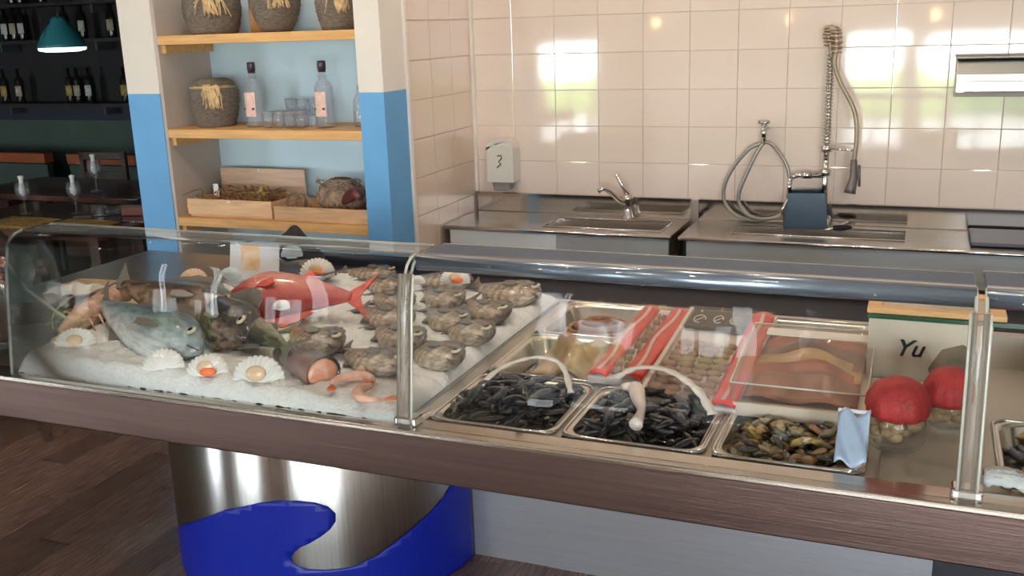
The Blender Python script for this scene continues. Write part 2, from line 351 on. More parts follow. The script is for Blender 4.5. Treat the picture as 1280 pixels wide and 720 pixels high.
# ------------------------------------------------------------------ steel sinks along the back wall
def worktop(x0, x1, holes, label, n):
    t = thing('sink_unit', label, 'sink', (0, 0, 0))
    yf, yb = 3.70, 4.072; top = MB(); (h0, h1, y0, y1) = holes
    top.box(x0, h0, yf, yb, .885, .9).box(h1, x1, yf, yb, .885, .9).box(h0, h1, yf, y0, .885, .9).box(h0, h1, y1, yb, .885, .9)
    obj('top', top, steel, t)
    obj('basin', MB().add([(h0, y0, .9), (h1, y0, .9), (h1, y1, .9), (h0, y1, .9), (h0+.02, y0+.015, .72), (h1-.02, y0+.015, .72), (h1-.02, y1-.015, .72), (h0+.02, y1-.015, .72)],
        [(0, 1, 5, 4), (1, 2, 6, 5), (2, 3, 7, 6), (3, 0, 4, 7), (4, 5, 6, 7)]), steel, t)
    rim = MB().tube([(h0, y0, .902), (h1, y0, .902), (h1, y1, .902), (h0, y1, .902)], .004, 6, True); obj('basin_rim', rim, chrome, t)
    obj('upstand', MB().box(x0, x1, 4.058, 4.075, .9, .985), mat('polished_steel', (.72, .69, .66), .1, 1), t, bev=.003)
    obj('painted_reflection', MB().box(x0+.03, x0+.50, yf+.0, yf+.004, .77, .882), mat('apron_reflection_paint', (.85, .92, .98), .3, 0, .03, 2), t) if n == 0 else None  # window reflection on the steel apron, put in as pale colour
    obj('apron', MB().box(x0+.03, x1-.01, yf+.004, yf+.02, .76, .885), mat('satin_apron', (.62, .66, .70), .45, .35, .06, 2, stretch=(1, 30, 30)), t)
    obj('edge_roll', MB().tube([(x0, yf, .893), (x1, yf, .893)], .008, 8), chrome, t)
    for x in (x0+.03, x1-.03):
        for y in (yf+.04, yb-.05): obj('leg', MB().box(x-.015, x+.015, y-.015, y+.015, .0, .885), steel, t)
    obj('lower_shelf', MB().box(x0+.02, x1-.02, yf+.05, yb-.02, .3, .32), steel, t)
    return t
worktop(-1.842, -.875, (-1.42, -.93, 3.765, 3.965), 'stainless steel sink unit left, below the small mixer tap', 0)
worktop(-.845, 1.25, (-.66, -.04, 3.80, 3.97), 'long stainless steel sink unit right, below the spray tap', 1)
tag(obj('dark_tray', MB().box(.175, .62, 3.765, 4.03, .902, .916), mat('dark_tray', (.10, .10, .13), .4), bev=.004), 'flat dark grey tray on right end of the sink unit', 'tray')
# mixer tap
t = thing('mixer_tap', 'small chrome single lever mixer tap on the left sink', 'tap', (-1.13, 4.005, .9))
obj('base', MB().lathe([(0, 0), (.026, 0), (.026, .008), (.02, .014), (.019, .075), (.022, .08), (.022, .1), (0, .106)], 20), chrome, t)
obj('spout', MB().tube([(0, 0, .055), (-.03, -.03, .085), (-.06, -.06, .125), (-.08, -.08, .14), (-.098, -.095, .13)], [.015, .013, .012, .011, .011], 10), chrome, t)
obj('lever', MB().tube([(0, 0, .1), (-.02, -.01, .14), (-.045, -.02, .19)], [.011, .008, .006], 8), chrome, t)
# soap dispenser
t = thing('soap_dispenser', 'white wall soap dispenser on tiles above the left sink', 'dispenser', (-1.70, 4.075, 1.03))
pr = [(-.062, .0)]+[(-.062, .15)]+arc(-.02, .145, .042, PI, PI/2, 5)+arc(.02, .145, .042, PI/2, 0, 5)+[(.062, .0)]
obj('housing', MB().prism([(a, b+.01) for a, b in pr], -.085, 0), whiteplastic, t, bev=.008)
obj('nozzle', MB().prism([(-.045, .012), (-.035, -.028), (.035, -.028), (.045, .012)], -.075, -.012), mat('grey_nozzle', (.28, .25, .23), .4), t, bev=.004)
obj('front_panel', MB().prism([(-.045, .03), (-.045, .16), (-.03, .172), (.03, .172), (.045, .16), (.045, .03)], -.089, -.085), mat('ivory_plastic', (.8, .77, .7), .2), t)
obj('mark', MB().tube([(-.008, -.0905, .125), (.01, -.0905, .128), (.012, -.0905, .115), (-.002, -.0905, .10), (.008, -.0905, .09), (-.01, -.0905, .075)], .0028, 6), greyplastic, t)
# hose on wall valve
t = thing('coiled_hose', 'grey rubber hose looped from the chrome wall valve above the sinks', 'hose', (-.585, 4.06, 1.25))
obj('valve', MB().tube([(0, .018, .03), (0, -.03, .03)], .012, 10).tube([(0, -.03, -.03), (0, -.03, .05)], .011, 10).tube([(-.022, -.03, .052), (.022, -.03, .052)], .007, 8), chrome, t)
hp = [(0, -.03, -.03), (-.05, -.035, -.05), (-.11, -.035, -.12), (-.148, -.035, -.2), (-.145, -.035, -.27), (-.10, -.035, -.32), (-.03, -.035, -.337), (.05, -.035, -.325), (.10, -.035, -.28), (.108, -.035, -.2), (.095, -.035, -.12), (.05, -.035, -.05), (.01, -.03, -.025), (-.02, -.04, -.06), (-.06, -.045, -.15), (-.09, -.045, -.24), (-.07, -.045, -.3), (-.02, -.045, -.328), (.05, -.05, -.325), (.09, -.06, -.31)]
def smooth(P, k=4):
    out = []; n = len(P)
    for i in range(n-1):
        p0, p1, p2, p3 = (Vector(P[max(0, i-1)]), Vector(P[i]), Vector(P[i+1]), Vector(P[min(n-1, i+2)]))
        for j in range(k):
            u = j/k; out.append(.5*((2*p1)+(p2-p0)*u+(2*p0-5*p1+4*p2-p3)*u*u+(3*p1-p0-3*p2+p3)*u**3))
    out.append(Vector(P[-1])); return out
obj('tube', MB().tube(smooth(hp), .0075, 8), mat('grey_hose', (.33, .31, .28), .3, .4), t)
# pre-rinse spray tap
t = thing('spray_tap', 'tall chrome spring spray tap rising from the right sink', 'tap', (-.345, 4.02, .9))
obj('riser', MB().tube([(0, 0, 0), (0, 0, .32)], .012, 12).lathe([(.024, 0), (.024, .02), (.014, .03)], 16), chrome, t)
obj('collar', MB().lathe([(.012, .2), (.02, .2), (.02, .225), (.012, .225), (.012, .29), (.022, .292), (.022, .315), (.012, .318)], 16), chrome, t)
obj('valve_body', MB().tube([(-.13, -.005, .19), (-.10, 0, .2), (0, 0, .2)], .011, 10).tube([(-.13, -.005, .19), (-.135, -.005, .11)], .009, 8).tube([(-.09, 0, .2), (-.05, 0, .2)], .015, 10), chrome, t)
sp_ = []
for i in range(26*10+1):
    u = i/(26*10); z = .32+.34*u; a = 2*PI*26*u; sp_.append((.013*math.cos(a), .013*math.sin(a), z))
obj('spring', MB().tube(sp_, .0034, 5), chrome, t)
ho = smooth([(0, 0, .3), (0, 0, .5), (0, 0, .66), (-.012, -.01, .72), (-.005, -.02, .755), (.015, -.03, .74), (.022, -.035, .68), (.018, -.04, .62), (.045, -.045, .55), (.085, -.05, .48), (.105, -.05, .42), (.11, -.05, .34), (.105, -.05, .26)])
obj('hose', MB().tube(ho, .0085, 8), mat('beige_hose', (.36, .28, .2), .35, .3), t)
sp2 = []
for i in range(14*9+1):
    u = i/(14*9); k_ = int(u*0) ; base = ho[min(len(ho)-2, 9+int(u*16))]; a = 2*PI*14*u
    nx = ho[min(len(ho)-1, 10+int(u*16))]; fr = u*16-int(u*16); b_ = base.lerp(nx, fr)
    sp2.append((b_.x+.019*math.cos(a), b_.y+.019*math.sin(a), b_.z))
obj('top_coil', MB().tube(sp2, .0042, 5), mat('tan_coil', (.5, .38, .28), .3, .7), t)
obj('spray_head', MB().tube([(.105, -.05, .27), (.108, -.055, .2), (.10, -.07, .16), (.098, -.072, .145)], [.012, .015, .02, .022], 12).tube([(.125, -.05, .25), (.13, -.06, .17)], .005, 6), mat('grey_grip', (.16, .15, .15), .3, .5), t)
obj('hook_arm', MB().tube([(0, 0, .305), (.05, -.03, .305), (.1, -.05, .305)], .004, 6), chrome, t)
# bucket / caddy
t = thing('blue_bucket', 'blue grey square plastic bucket beside the spray tap', 'bucket', (-.41, 3.985, .902), .15)
def frus(mb, w0, d0, w1, d1, z0, z1, bot=True):
    vs = [(-w0, -d0, z0), (w0, -d0, z0), (w0, d0, z0), (-w0, d0, z0), (-w1, -d1, z1), (w1, -d1, z1), (w1, d1, z1), (-w1, d1, z1)]
    return mb.add(vs, ([(3, 2, 1, 0)] if bot else [])+[(0, 1, 5, 4), (1, 2, 6, 5), (2, 3, 7, 6), (3, 0, 4, 7)])
obj('body', frus(MB(), .082, .05, .068, .045, 0, .14), dplastic, t, bev=.006, solid=.004)
obj('handle', MB().tube([(-.07, -.055, .12), (-.088, -.06, .08), (-.085, -.06, .05)], .006, 8), chrome, t)
t = thing('squeegee', 'small black and chrome scourer lying at the bucket foot', 'brush', (-.27, 3.93, .903), .5)
obj('pad', MB().ell((0, 0, .012), .045, .02, .012, 12, 6), black, t); obj('grip', MB().tube([(-.07, -.01, .008), (-.02, 0, .014), (.03, .012, .03)], .006, 8), chrome, t)
# wall dispenser top right
t = thing('towel_dispenser', 'grey steel paper towel holder on tiles at upper right', 'dispenser', (.09, 4.078, 1.395))
mt = mat('satin_steel', (.50, .50, .46), .3, .7, .05, 4)
obj('cover', MB().prism([(-.02, 0), (-.13, .02), (-.13, .085), (-.11, .13), (0, .145), (0, 0)], 0, .36, 'x'), mt, t, bev=.004)
obj('slot', MB().prism([(-.131, .022), (-.134, .028), (-.134, .06), (-.131, .064)], .03, .33, 'x'), mat('slot_light', (.72, .70, .64), .25, .5), t)
obj('top_lip', MB().box(-.004, .364, -.125, 0, .140, .149), mat('lip_dark', (.2, .19, .17), .4, .5), t, bev=.002)
# under-sink darkness: crates
# ------------------------------------------------------------------ display counter
YF = 1.68
ct = thing('display_counter', 'long stainless steel fish display counter on a round drum base', 'counter', (0, 0, 0))
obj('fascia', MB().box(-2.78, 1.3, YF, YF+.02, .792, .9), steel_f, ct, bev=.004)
obj('front_lip', MB().box(-2.78, 1.3, YF-.006, 1.742, .892, .905), mat('lip_steel', (.62, .56, .5), .22, 1, .06, 3, stretch=(1, 50, 50)), ct, bev=.004)
obj('well_floor', MB().box(-2.08, 1.3, 1.70, 2.80, .80, .812), deck_m, ct)
obj('rear_ledge', MB().box(-2.08, 1.3, 2.72, 3.0, .80, .896), mat('black_ledge', (.02, .018, .025), .6, spec=.2), ct, bev=.004)
obj('left_deck', MB().box(-2.78, -2.08, 1.742, 3.0, .86, .896), mat('deck_brown_steel', (.30, .25, .21), .3, .8), ct, bev=.003)
obj('rear_rail', MB().box(-2.08, 1.3, 2.96, 3.0, .896, .93), mat('navy_rail', (.03, .035, .07), .3), ct, bev=.005)
XL = [-.955, -.652, -.35, -.055, .10, .30, .62, .95]; YL = [1.745, 2.055, 2.385, 2.72]
rl = MB().box(-2.08, 1.3, 2.70, 2.74, .81, .898)
for x in XL[:4]: rl.box(x-.016, x+.016, 1.742, 2.72, .812, .898)
rl.box(.10, 1.3, 1.742, 1.76, .812, .897)
rl.box(-.97, -.055, 2.04, 2.066, .812, .896).box(-.97, -.055, 2.373, 2.399, .812, .896)
obj('divider_rail', rl, deck_m, ct)
cx, cy, cr = -1.825, 2.72, .528
dr = MB()
prof_n = 64; a0, a1 = -PI-.25, .0
dr.lathe([(cr, .0), (cr, .79)], prof_n, cx, cy, 0, None, a0, a1)
obj('drum_base', dr, steel_v, ct, solid=.004)
# wave emblem: outline in (angle from -Y in degrees, height)
import bisect
def wave_mesh():
    top = [(-52, .085), (-44, .135), (-32, .195), (-19.4, .252), (-4.8, .323), (8.6, .364), (15, .374), (21.3, .375), (27, .366), (31, .350), (33.2, .325), (33, .300), (31.1, .276), (28, .255), (24, .234), (21, .222), (19, .207), (17.8, .190), (18.3, .172), (20, .160), (23, .150), (28.6, .144), (34, .142), (38.2, .145), (45.3, .165), (54.5, .204), (64.9, .245), (72.8, .281), (80, .335), (86, .40), (88, .43), (89, .45)]
    poly = top+[(89, -.0), (-52, .0)]
    S = Vector
    from mathutils.geometry import tessellate_polygon, delaunay_2d_cdt
    pts = [S(p_) for p_ in poly]; n0 = len(pts); edges = [(i, (i+1) % n0) for i in range(n0)]
    # interior grid columns keep the sheet wrapped round the drum
    P = [S((p_[0], p_[1]*300)) for p_ in poly]
    dens = []; ee = []
    for i in range(n0):
        a, b = P[i], P[(i+1) % n0]; k_ = max(1, int((b-a).length/3))
        for q in range(k_): dens.append(a.lerp(b, q/k_))
    m_ = len(dens); ee = [(i, (i+1) % m_) for i in range(m_)]
    for gx in range(-50, 88, 4):
        for gy in range(4, 134, 6): dens.append(S((gx+.3, gy+.2)))
    vs, es, fs, _, _, _ = delaunay_2d_cdt(dens, ee, [], 1, 1e-4)
    mb = MB(); R_ = cr+.004
    out = []
    for v in vs:
        a = math.radians(v.x); out.append((cx+R_*math.sin(a), cy-R_*math.cos(a), v.y/300))
    mb.add(out, [tuple(f) for f in fs], True); return mb
wo = obj('wave_emblem', wave_mesh(), royal, ct, solid=.0006); wo['label'] = 'royal blue wave emblem wrapped round the drum'
obj('base_panel', MB().box(-1.30, .10, 2.715, 2.74, .0, .80), mat('grey_base_panel', (.42, .42, .47), .32, .75, .05, 3, stretch=(1, 40, 40)), ct)
obj('base_plinth', MB().box(-1.30, .10, 2.74, 2.80, .0, .1), greyplastic, ct)
obj('base_side', MB().box(.08, .10, 2.74, 3.0, 0, .80), greyplastic, ct)
obj('rear_body', MB().box(-2.3, 1.3, 2.96, 2.99, 0, .80), mat('dark_body', (.02, .02, .03), .5), ct)

# curved front glass
def glass_profile(off=0):
    p = [(1.700, .905), (1.712, 1.0), (1.722, 1.08), (1.732, 1.16), (1.742, 1.20)]
    p += [(1.742+.052*(1-math.cos(a)), 1.20+.052*math.sin(a)*0.95) for a in (PI/8, PI/4, 3*PI/8, PI/2)]
    return p
def pane(x0, x1, prof, th=.006):
    n = len(prof); vs = []
    nor = []
    for i in range(n):
        a = prof[max(0, i-1)]; b = prof[min(n-1, i+1)]; t_ = Vector((b[0]-a[0], b[1]-a[1])).normalized(); nor.append((t_.y, -t_.x))
    for x in (x0, x1):
        for (y, z) in prof: vs.append((x, y, z))
        for (y, z), q in zip(prof, nor): vs.append((x, y-q[0]*th, z-q[1]*th))
    m_ = 2*n; mb = MB(); fs = []
    for i in range(n-1):
        fs += [(i, i+1, m_+i+1, m_+i), (n+i, m_+n+i, m_+n+i+1, n+i+1), (i, n+i, n+i+1, i+1), (m_+i, m_+i+1, m_+n+i+1, m_+n+i)]
    fs += [(0, m_, m_+n, n), (n-1, 2*n-1, m_+2*n-1, m_+n-1)]
    return mb.add(vs, fs, True)
gp = glass_profile(); ytop, ztop = gp[-1]
def guard(x0, x1, label, topm, yb, left_edge=True, right_edge=True):
    t = thing('sneeze_guard', label, 'glass')
    obj('curved_pane', pane(x0, x1, gp), G, t)
    obj('top_pane', MB().box(x0, x1, ytop, yb, ztop-.006, ztop), topm, t, bev=.002)
    for e_, x in ((left_edge, x0), (right_edge, x1)):
        if e_: obj('pane_edge', MB().tube([(x, y, z-.002) for y, z in gp], .0035, 6), Gedge, t)
    obj('back_edge', MB().tube([(x0, yb, ztop-.003), (x1, yb, ztop-.003)], .0035, 6), Gedge, t)
    return t
g1 = guard(-2.06, -.962, 'clear curved sneeze guard over the ice and whole fish', Gtop, 1.885)
g2 = guard(-.948, .098, 'curved sneeze guard with blue grey top over the steel pans', Gband, 1.90)
g3 = guard(.114, 1.25, 'curved sneeze guard at the right end beyond the joint', Gband, 1.92)
g0 = None
for g_, x0, x1 in ((g2, -.948, .098), (g3, .114, 1.25)):
    obj('bullnose', MB().tube([(x0, ytop-.012, ztop-.014), (x1, ytop-.012, ztop-.014)], .018, 12), mat('bullnose', (.28, .33, .42), .22, .7, coat=.3), g_)
# joints between the guards
for x, lb in ((-.955, 'translucent glass joint post between ice bed and pans'), (.106, 'translucent glass joint post near the right end')):
    t = thing('joint_post', lb, 'post')
    obj('strip', pane(x-.013, x+.013, [(y-.004, z) for y, z in gp[:6]], .014), glass('frosted_joint', (.85, .82, .78), .26, (.42, .37, .33), .12, 1.4), t)
    for dx in (-.015, .015): obj('bead', MB().tube([(x+dx, y-.006, z) for y, z in gp[:6]], .003, 6), Gedge, t)
    obj('foot_clamp', MB().box(x-.025, x+.025, 1.692, 1.73, .905, .925), chrome, t, bev=.004)
# end brace pane
t = thing('end_pane', 'triangular clear end pane at left end of the ice', 'glass')
obj('glass_plate', MB().prism([(1.712, .91), (1.95, .91), (1.93, .955), (1.735, 1.18)], -2.063, -2.057, 'x'), glass('end_glass', (.8, .85, .88), .28, (.5, .52, .55), .05), t)
obj('pane_edge', MB().tube([(-2.06, 1.735, 1.18), (-2.06, 1.78, 1.10), (-2.06, 1.86, 1.02), (-2.06, 1.93, .955), (-2.06, 1.96, .91)], .005, 6), Gedge, t)
# big glass vase at left end
t = thing('glass_vase', 'big clear glass bowl vase with bronze pebbles at left counter end', 'vase', (-2.245, 1.90, .9))
obj('bowl', MB().lathe([(0, .004), (.07, .004), (.09, .03), (.115, .1), (.12, .17), (.112, .23), (.09, .28), (.08, .30), (.076, .30), (.087, .275), (.108, .23), (.115, .17), (.11, .1), (.086, .035), (.068, .012), (0, .012)], 32), G, t)
pb = MB(); rn = random.Random(8)
for i in range(60):
    a = rn.uniform(0, 2*PI); r_ = .09*math.sqrt(rn.random()); pb.ell((r_*math.cos(a), r_*math.sin(a), .20+rn.uniform(-.02, .04)), .016, .014, .012, 8, 5)
po = obj('pebbles', pb, mat('bronze_pebbles', (.22, .12, .10), .18, .5, .4, 40), t); po['kind'] = 'stuff'
obj('foot', MB().lathe([(0, 0), (.09, 0), (.09, .005), (.05, .01), (0, .01)], 24), G, t)
# ice bed
def hz(x, y):
    s_ = math.sin(x*61+y*37)*math.sin(y*71-x*23); f_ = (x+2.06)/1.1
    base = .957-.03*max(0, min(1, f_))
    e_ = min(1, (y-1.708)/.03, (2.70-y)/.03, (-.975-x)/.02, (x+2.05)/.02)
    return .905+(base-.905)*max(0, e_)**.5+.004*s_*max(0, e_)
rn = random.Random(1)
ib = MB().grid(110, 100, lambda u, v: (-2.05+1.075*u, 1.708+.992*v, hz(-2.05+1.075*u, 1.708+.992*v)+rn.uniform(-.0035, .0035)*(0 < u < 1)))
ib.box(-2.05, -.975, 1.71, 2.698, .815, .9)
tag(obj('ice_bed', ib, ice_m), 'bed of crushed ice under the whole fish behind glass', 'ice', kind='stuff')
# ------------------------------------------------------------------ fish
def fish(name, label, cat, mt, fin, L=.2, H=.08, T=.045, fork=.35, group=None, belly=.9, snout=.28, dors=1.0, eye=.1, ew=.011):
    """lies on its side: +x head, +y back, z thickness"""
    t = thing(name, label, cat, group=group)
    NS, NA = 26, 16
    def prof(u):
        if u < .32: return snout*.35+(1-snout*.35)*math.sin(PI/2*(u/.32))**.8
        k_ = (u-.32)/.68; return 1-(1-.17)*(k_**1.35)
    vs = []
    for i in range(NS+1):
        u = i/NS; h = prof(u)*H/2; tk = T/2*(math.sin(min(1, u/.28)*PI/2)**.7*(1-.86*max(0, (u-.28)/.72)**1.1))
        if i == 0: h *= .55; tk = T*.12
        yo = -.06*H*math.sin(PI*u)
        for j in range(NA):
            a = 2*PI*j/NA; yy = math.cos(a); y = yy*h*(belly if yy < 0 else 1)
            gill = 1-.07*math.exp(-((u-.24)/.02)**2)
            vs.append((L/2-u*L*.86, y+yo, math.sin(a)*tk*gill*(abs(math.sin(a))**.1)))
    fs = [(i*NA+j, i*NA+(j+1) % NA, (i+1)*NA+(j+1) % NA, (i+1)*NA+j) for i in range(NS) for j in range(NA)]
    fs += [tuple(range(NA))[::-1], tuple(NS*NA+j for j in range(NA))]
    obj('body', MB().add(vs, fs, True), mt, t)
    xt = L/2-L*.86; th = .0018
    def plate(pts, zc=0): return MB().prism(pts, zc-th, zc+th, 'z')
    hh = H*.10
    obj('tail_fin', plate([(xt+.01, hh), (xt-L*.06, H*.24), (xt-L*.15, H*.43), (xt-L*.15+L*fork*.22, H*.1), (xt-L*.15+L*fork*.26, 0), (xt-L*.15+L*fork*.22, -H*.1), (xt-L*.15, -H*.43), (xt-L*.06, -H*.24), (xt+.01, -hh)]), fin, t)
    n = 9; dp = []
    for i in range(n+1):
        u = .26+.46*i/n; dp.append((L/2-u*L*.86, prof(u)*H/2*.93-.06*H*math.sin(PI*u)))
    up = []
    for i in range(n+1):
        u = .26+.46*i/n; up.append((L/2-u*L*.86-.006, prof(u)*H/2+H*dors*(.20 if i % 2 else .16)*math.sin(PI*(i+.8)/(n+1.6))-.06*H))
    obj('dorsal_fin', plate(dp+up[::-1]), fin, t)
    obj('anal_fin', plate([(L/2-.55*L*.86, -prof(.55)*H/2*.9), (L/2-.62*L*.86, -prof(.6)*H/2-H*.14), (L/2-.75*L*.86, -prof(.75)*H/2*.95)]), fin, t)
    pf = obj('pectoral_fin', plate([(0, .004), (-L*.07, .014), (-L*.13, .010), (-L*.12, -.008), (-L*.06, -.010), (0, -.004)]), fin, t, (L/2-.27*L*.86, -H*.08, T*.5), (0, .12, .25))
    e = obj('eye', MB().ell((0, 0, 0), ew, ew, ew*.35, 14, 6), eye_m, t, (L/2-eye*L*.86, H*.13, T*.30*1.0+.001))
    obj('pupil', MB().ell((0, 0, ew*.22), ew*.55, ew*.55, ew*.22, 12, 5), pup, e)
    obj('mouth', MB().tube([(L/2+.001, -.004, T*.04), (L/2-.012, -.010, T*.16), (L/2-.022, -.013, T*.22)], .0022, 6), mat('mouth_dark', (.12, .05, .045), .3), t)
    return t
bream = fish('sea_bream', '', 'fish', fishmat('bream_skin', (.07, .055, .045), (.33, .25, .18), (.74, .60, .46), 2.6, .55), fin_m, .24, .10, .05, group='striped breams laid out on the ice')
BR = [  # x, y, yaw deg, roll, scale, label
 (-1.50, 2.57, -35, .25, .95, 'small grey bream behind the upper scallop at the back of the ice'),
 (-1.39, 2.42, -40, .15, .95, 'striped bream right of the red fish tail, near the back'),
 (-1.33, 2.27, -30, .2, 1.0, 'striped bream with yellowish cheek touching the red fish tail'),
 (-1.40, 2.03, -32, .2, 1.05, 'striped bream in front of the red fish and the little white shell'),
 (-1.215, 2.13, -38, .15, 1.0, 'striped bream just left of the glass joint post, middle row'),
 (-1.19, 1.95, -28, .15, 1.0, 'striped bream near the front left of the glass joint post'),
 (-1.27, 2.50, -42, .2, .95, 'striped bream right under the scallop with orange roe at the back'),
 (-1.17, 2.32, -42, .2, .95, 'striped bream partly hidden by top of the glass joint post'),
 (-1.10, 2.43, -45, .2, 1.0, 'striped bream with a pale flank, rear right row of the ice'),
 (-1.075, 2.25, -42, .2, 1.0, 'striped bream third from the back along the right edge of the ice'),
 (-1.075, 2.06, -40, .2, 1.0, 'frontmost yellowish bream along the right edge of the ice'),
 (-1.12, 2.61, -25, .25, 1.1, 'large dark bream at the back right corner of the ice'),
 (-1.62, 2.68, -15, .2, .9, 'dark bream at the very back of the ice under the glass top'),
 (-1.36, 2.66, -10, .2, .95, 'dark bream at the back between the two scallops with roe')]
zi = .945
for i, (x, y, r_, tl, s_, lb) in enumerate(BR):
    o = bream if i == 0 else copy_tree(bream); s_ *= 1.22
    place(o, (x, y, hz(x, y)+.014*s_), (tl*.9, -.06, math.radians(r_)), lb, 'striped breams laid out on the ice', s_)
f = fish('sea_bass', 'large silvery blue fish at the left front of the ice', 'fish', fishmat('bass_skin', (.06, .10, .12), (.30, .38, .40), (.62, .64, .62), 0, .35), fin_m, .56, .155, .085, ew=.013)
place(f, (-1.85, 1.93, .99), (.45, .05, math.radians(-22)), s=1.1)
f = fish('grouper', 'thick brown fish lying behind the silvery blue fish', 'fish', fishmat('grouper_skin', (.055, .035, .025), (.17, .11, .075), (.42, .30, .20), 0, .6), fin_m, .50, .16, .085, ew=.012)
place(f, (-1.90, 2.10, 1.01), (.45, .06, math.radians(-12)), s=1.1)
f = fish('rockfish', 'black mottled rockfish with open mouth in the middle of the ice', 'fish', fishmat('rock_skin', (.015, .013, .012), (.06, .045, .04), (.30, .22, .16), 0, .8), fin_m, .36, .15, .10, dors=1.5, ew=.013)
place(f, (-1.66, 2.02, 1.0), (.6, .1, math.radians(-35)), s=1.12)
f = fish('hake', 'long dark fish whose tail lies under the front scallops', 'fish', fishmat('hake_skin', (.03, .027, .022), (.09, .075, .055), (.3, .24, .17), 0, .4), fin_m, .42, .10, .07, ew=.01)
place(f, (-1.48, 1.93, .985), (-.5, .05, math.radians(150)))
f = fish('red_snapper', 'bright red fish lying across the centre of the ice', 'fish', fishmat('red_skin', (.30, .02, .015), (.44, .045, .035), (.62, .22, .16), 0, .25), redfin, .42, .185, .07, ew=.012)
place(f, (-1.545, 2.20, 1.005), (-.62, .02, math.radians(194)))
f = fish('mackerel', 'slim blue mackerel lying behind the red fish', 'fish', fishmat('mack_skin', (.02, .06, .11), (.12, .24, .32), (.66, .66, .56), 6, 0), fin_m, .36, .075, .045, ew=.009)
place(f, (-1.70, 2.40, .985), (.3, 0, math.radians(252)))
f = fish('silver_fish', 'slim silver fish at the back left beside the price card', 'fish', fishmat('silver_skin', (.10, .12, .16), (.45, .48, .55), (.75, .76, .8), 5, 0), fin_m, .26, .065, .04)
place(f, (-1.84, 2.36, .98), (.3, 0, math.radians(-12)))
f = fish('dark_bass', 'dark blue fish at the back left of the scallop with roe', 'fish', fishmat('darkbass_skin', (.012, .014, .03), (.04, .045, .07), (.12, .12, .15), 0, .3), fin_m, .34, .09, .06)
place(f, (-1.83, 2.60, .975), (.4, 0, math.radians(-8)))
# cut fish trunk with pink face
t = thing('cut_fish', 'dark skinned fish piece with a round pink cut face, front of the ice', 'fish', (-1.225, 1.815, .952), math.radians(-28))
mb = MB(); NA = 20
st = [(-.21, .020), (-.15, .034), (-.08, .043), (0, .048)]
vs = []
for (x_, r_) in st:
    for j in range(NA): a = 2*PI*j/NA; vs.append((x_, math.cos(a)*r_*.9, math.sin(a)*r_*.8))
obj('trunk', mb.add(vs, [(i*NA+j, i*NA+(j+1) % NA, (i+1)*NA+(j+1) % NA, (i+1)*NA+j) for i in range(3) for j in range(NA)]+[tuple(range(NA))[::-1]], True), fishmat('trunk_skin', (.03, .022, .02), (.08, .05, .04), (.2, .1, .08)), t, solid=.004)
obj('cut_face', MB().lathe([(0, .004), (.030, .003), (.042, -.001), (.043, -.006), (0, -.006)], 20), mat('pink_flesh', (.80, .46, .32), .3, 0, .15, 30, .2, 60, col2=(.70, .24, .12)), t, (0, 0, 0), (0, PI/2, 0)).scale = (.8, .9, 1)
t['label'] = t['label']
# scallop shells
def shell_mb(R=.05, dome=.014, ribs=15):
    mb = MB(); A = math.radians(82)
    def fn(u, v, z0=0):
        a = -A+2*A*u; r_ = R*(.06+.94*v)*(1-.16*abs(2*u-1)**3); rib = .0016*math.cos(2*PI*ribs*u)*v
        z = dome*(math.sin(PI*min(1, v*.96+.02))**.8)*(1-abs(2*u-1)**3)+rib+z0
        r_ += .0015*math.cos(2*PI*ribs*u)*(v > .95)
        return (r_*math.sin(a), -z, r_*math.cos(a))
    mb.grid(60, 10, lambda u, v: fn(u, v)); mb.grid(60, 10, lambda u, v: (lambda p_: (p_[0], p_[1]+.003, p_[2]))(fn(u, v)))
    mb.prism([(-.018, -.002), (-.018, .008), (.018, .008), (.018, -.002)], -.003, .003); return mb
sh_mesh = {m_.name: shell_mb().mesh('shell', m_) for m_ in (shellw, shellt, shellb)}
SH = [(-1.945, 1.80, .95, 1.15, -.35, 20, shellw, 'meat', 'ribbed white scallop at far left beside the crayfish'),
 (-1.625, 1.745, .940, 1.2, -.5, 0, shellw, '', 'leftmost of the three white scallops along the front of the ice'),
 (-1.50, 1.748, .938, 1.2, -.5, 0, shellw, 'roe', 'middle of the three front scallops, with a red speck of roe'),
 (-1.365, 1.76, .932, 1.4, -.3, 0, shellw, 'meat', 'largest front scallop, with a beige muscle in its middle'),
 (-1.695, 2.52, .975, 1.3, -.35, -5, shellw, 'roe', 'open scallop with orange roe behind the red fish'),
 (-1.265, 2.60, .965, 1.05, -.3, 0, shellw, 'roe', 'open scallop with orange roe at the back right of the ice'),
 (-1.525, 2.09, 1.01, .55, -.6, 0, shellw, '', 'tiny white shell lying on the front of the red fish'),
 (-2.075+.04, 2.23, .975, .75, -.3, 0, shellt, '', 'small tan shell left of the ribbed tan scallop at back'),
 (-2.03, 2.36, .975, 1.0, -.2, 35, shellt, 'meat', 'ribbed tan scallop tilted between two paler shells at back left'),
 (-1.95, 2.43, .975, .85, -.3, 0, shellb, '', 'pale shell just left of the price card'),
 (-1.88, 2.66, 1.0, .85, -.5, 0, shellb, '', 'bluish white shell right of the price card'),
 (-1.37, 2.56, .97, .55, -.4, 0, shellw, '', 'small round pale shell among breams below the glass edge')]
for (x, y, z, s_, rx, rz, m_, ins, lb) in SH:
    t = thing('scallop_shell', lb, 'shell', (x, y, z-.008)); t.rotation_euler = (rx, 0, math.radians(rz+20)); t.scale = (s_, s_, s_); t['group'] = 'scallop shells around the fish'
    obj('shell', sh_mesh[m_.name], None, t)
    if ins:
        obj('scallop_meat', MB().ell((0, -.014, .022), .017, .007, .013, 14, 8), meat, t)
    if ins == 'roe': obj('roe', MB().ell((.008, -.019, .012), .017, .008, .008, 14, 8), roe, t)
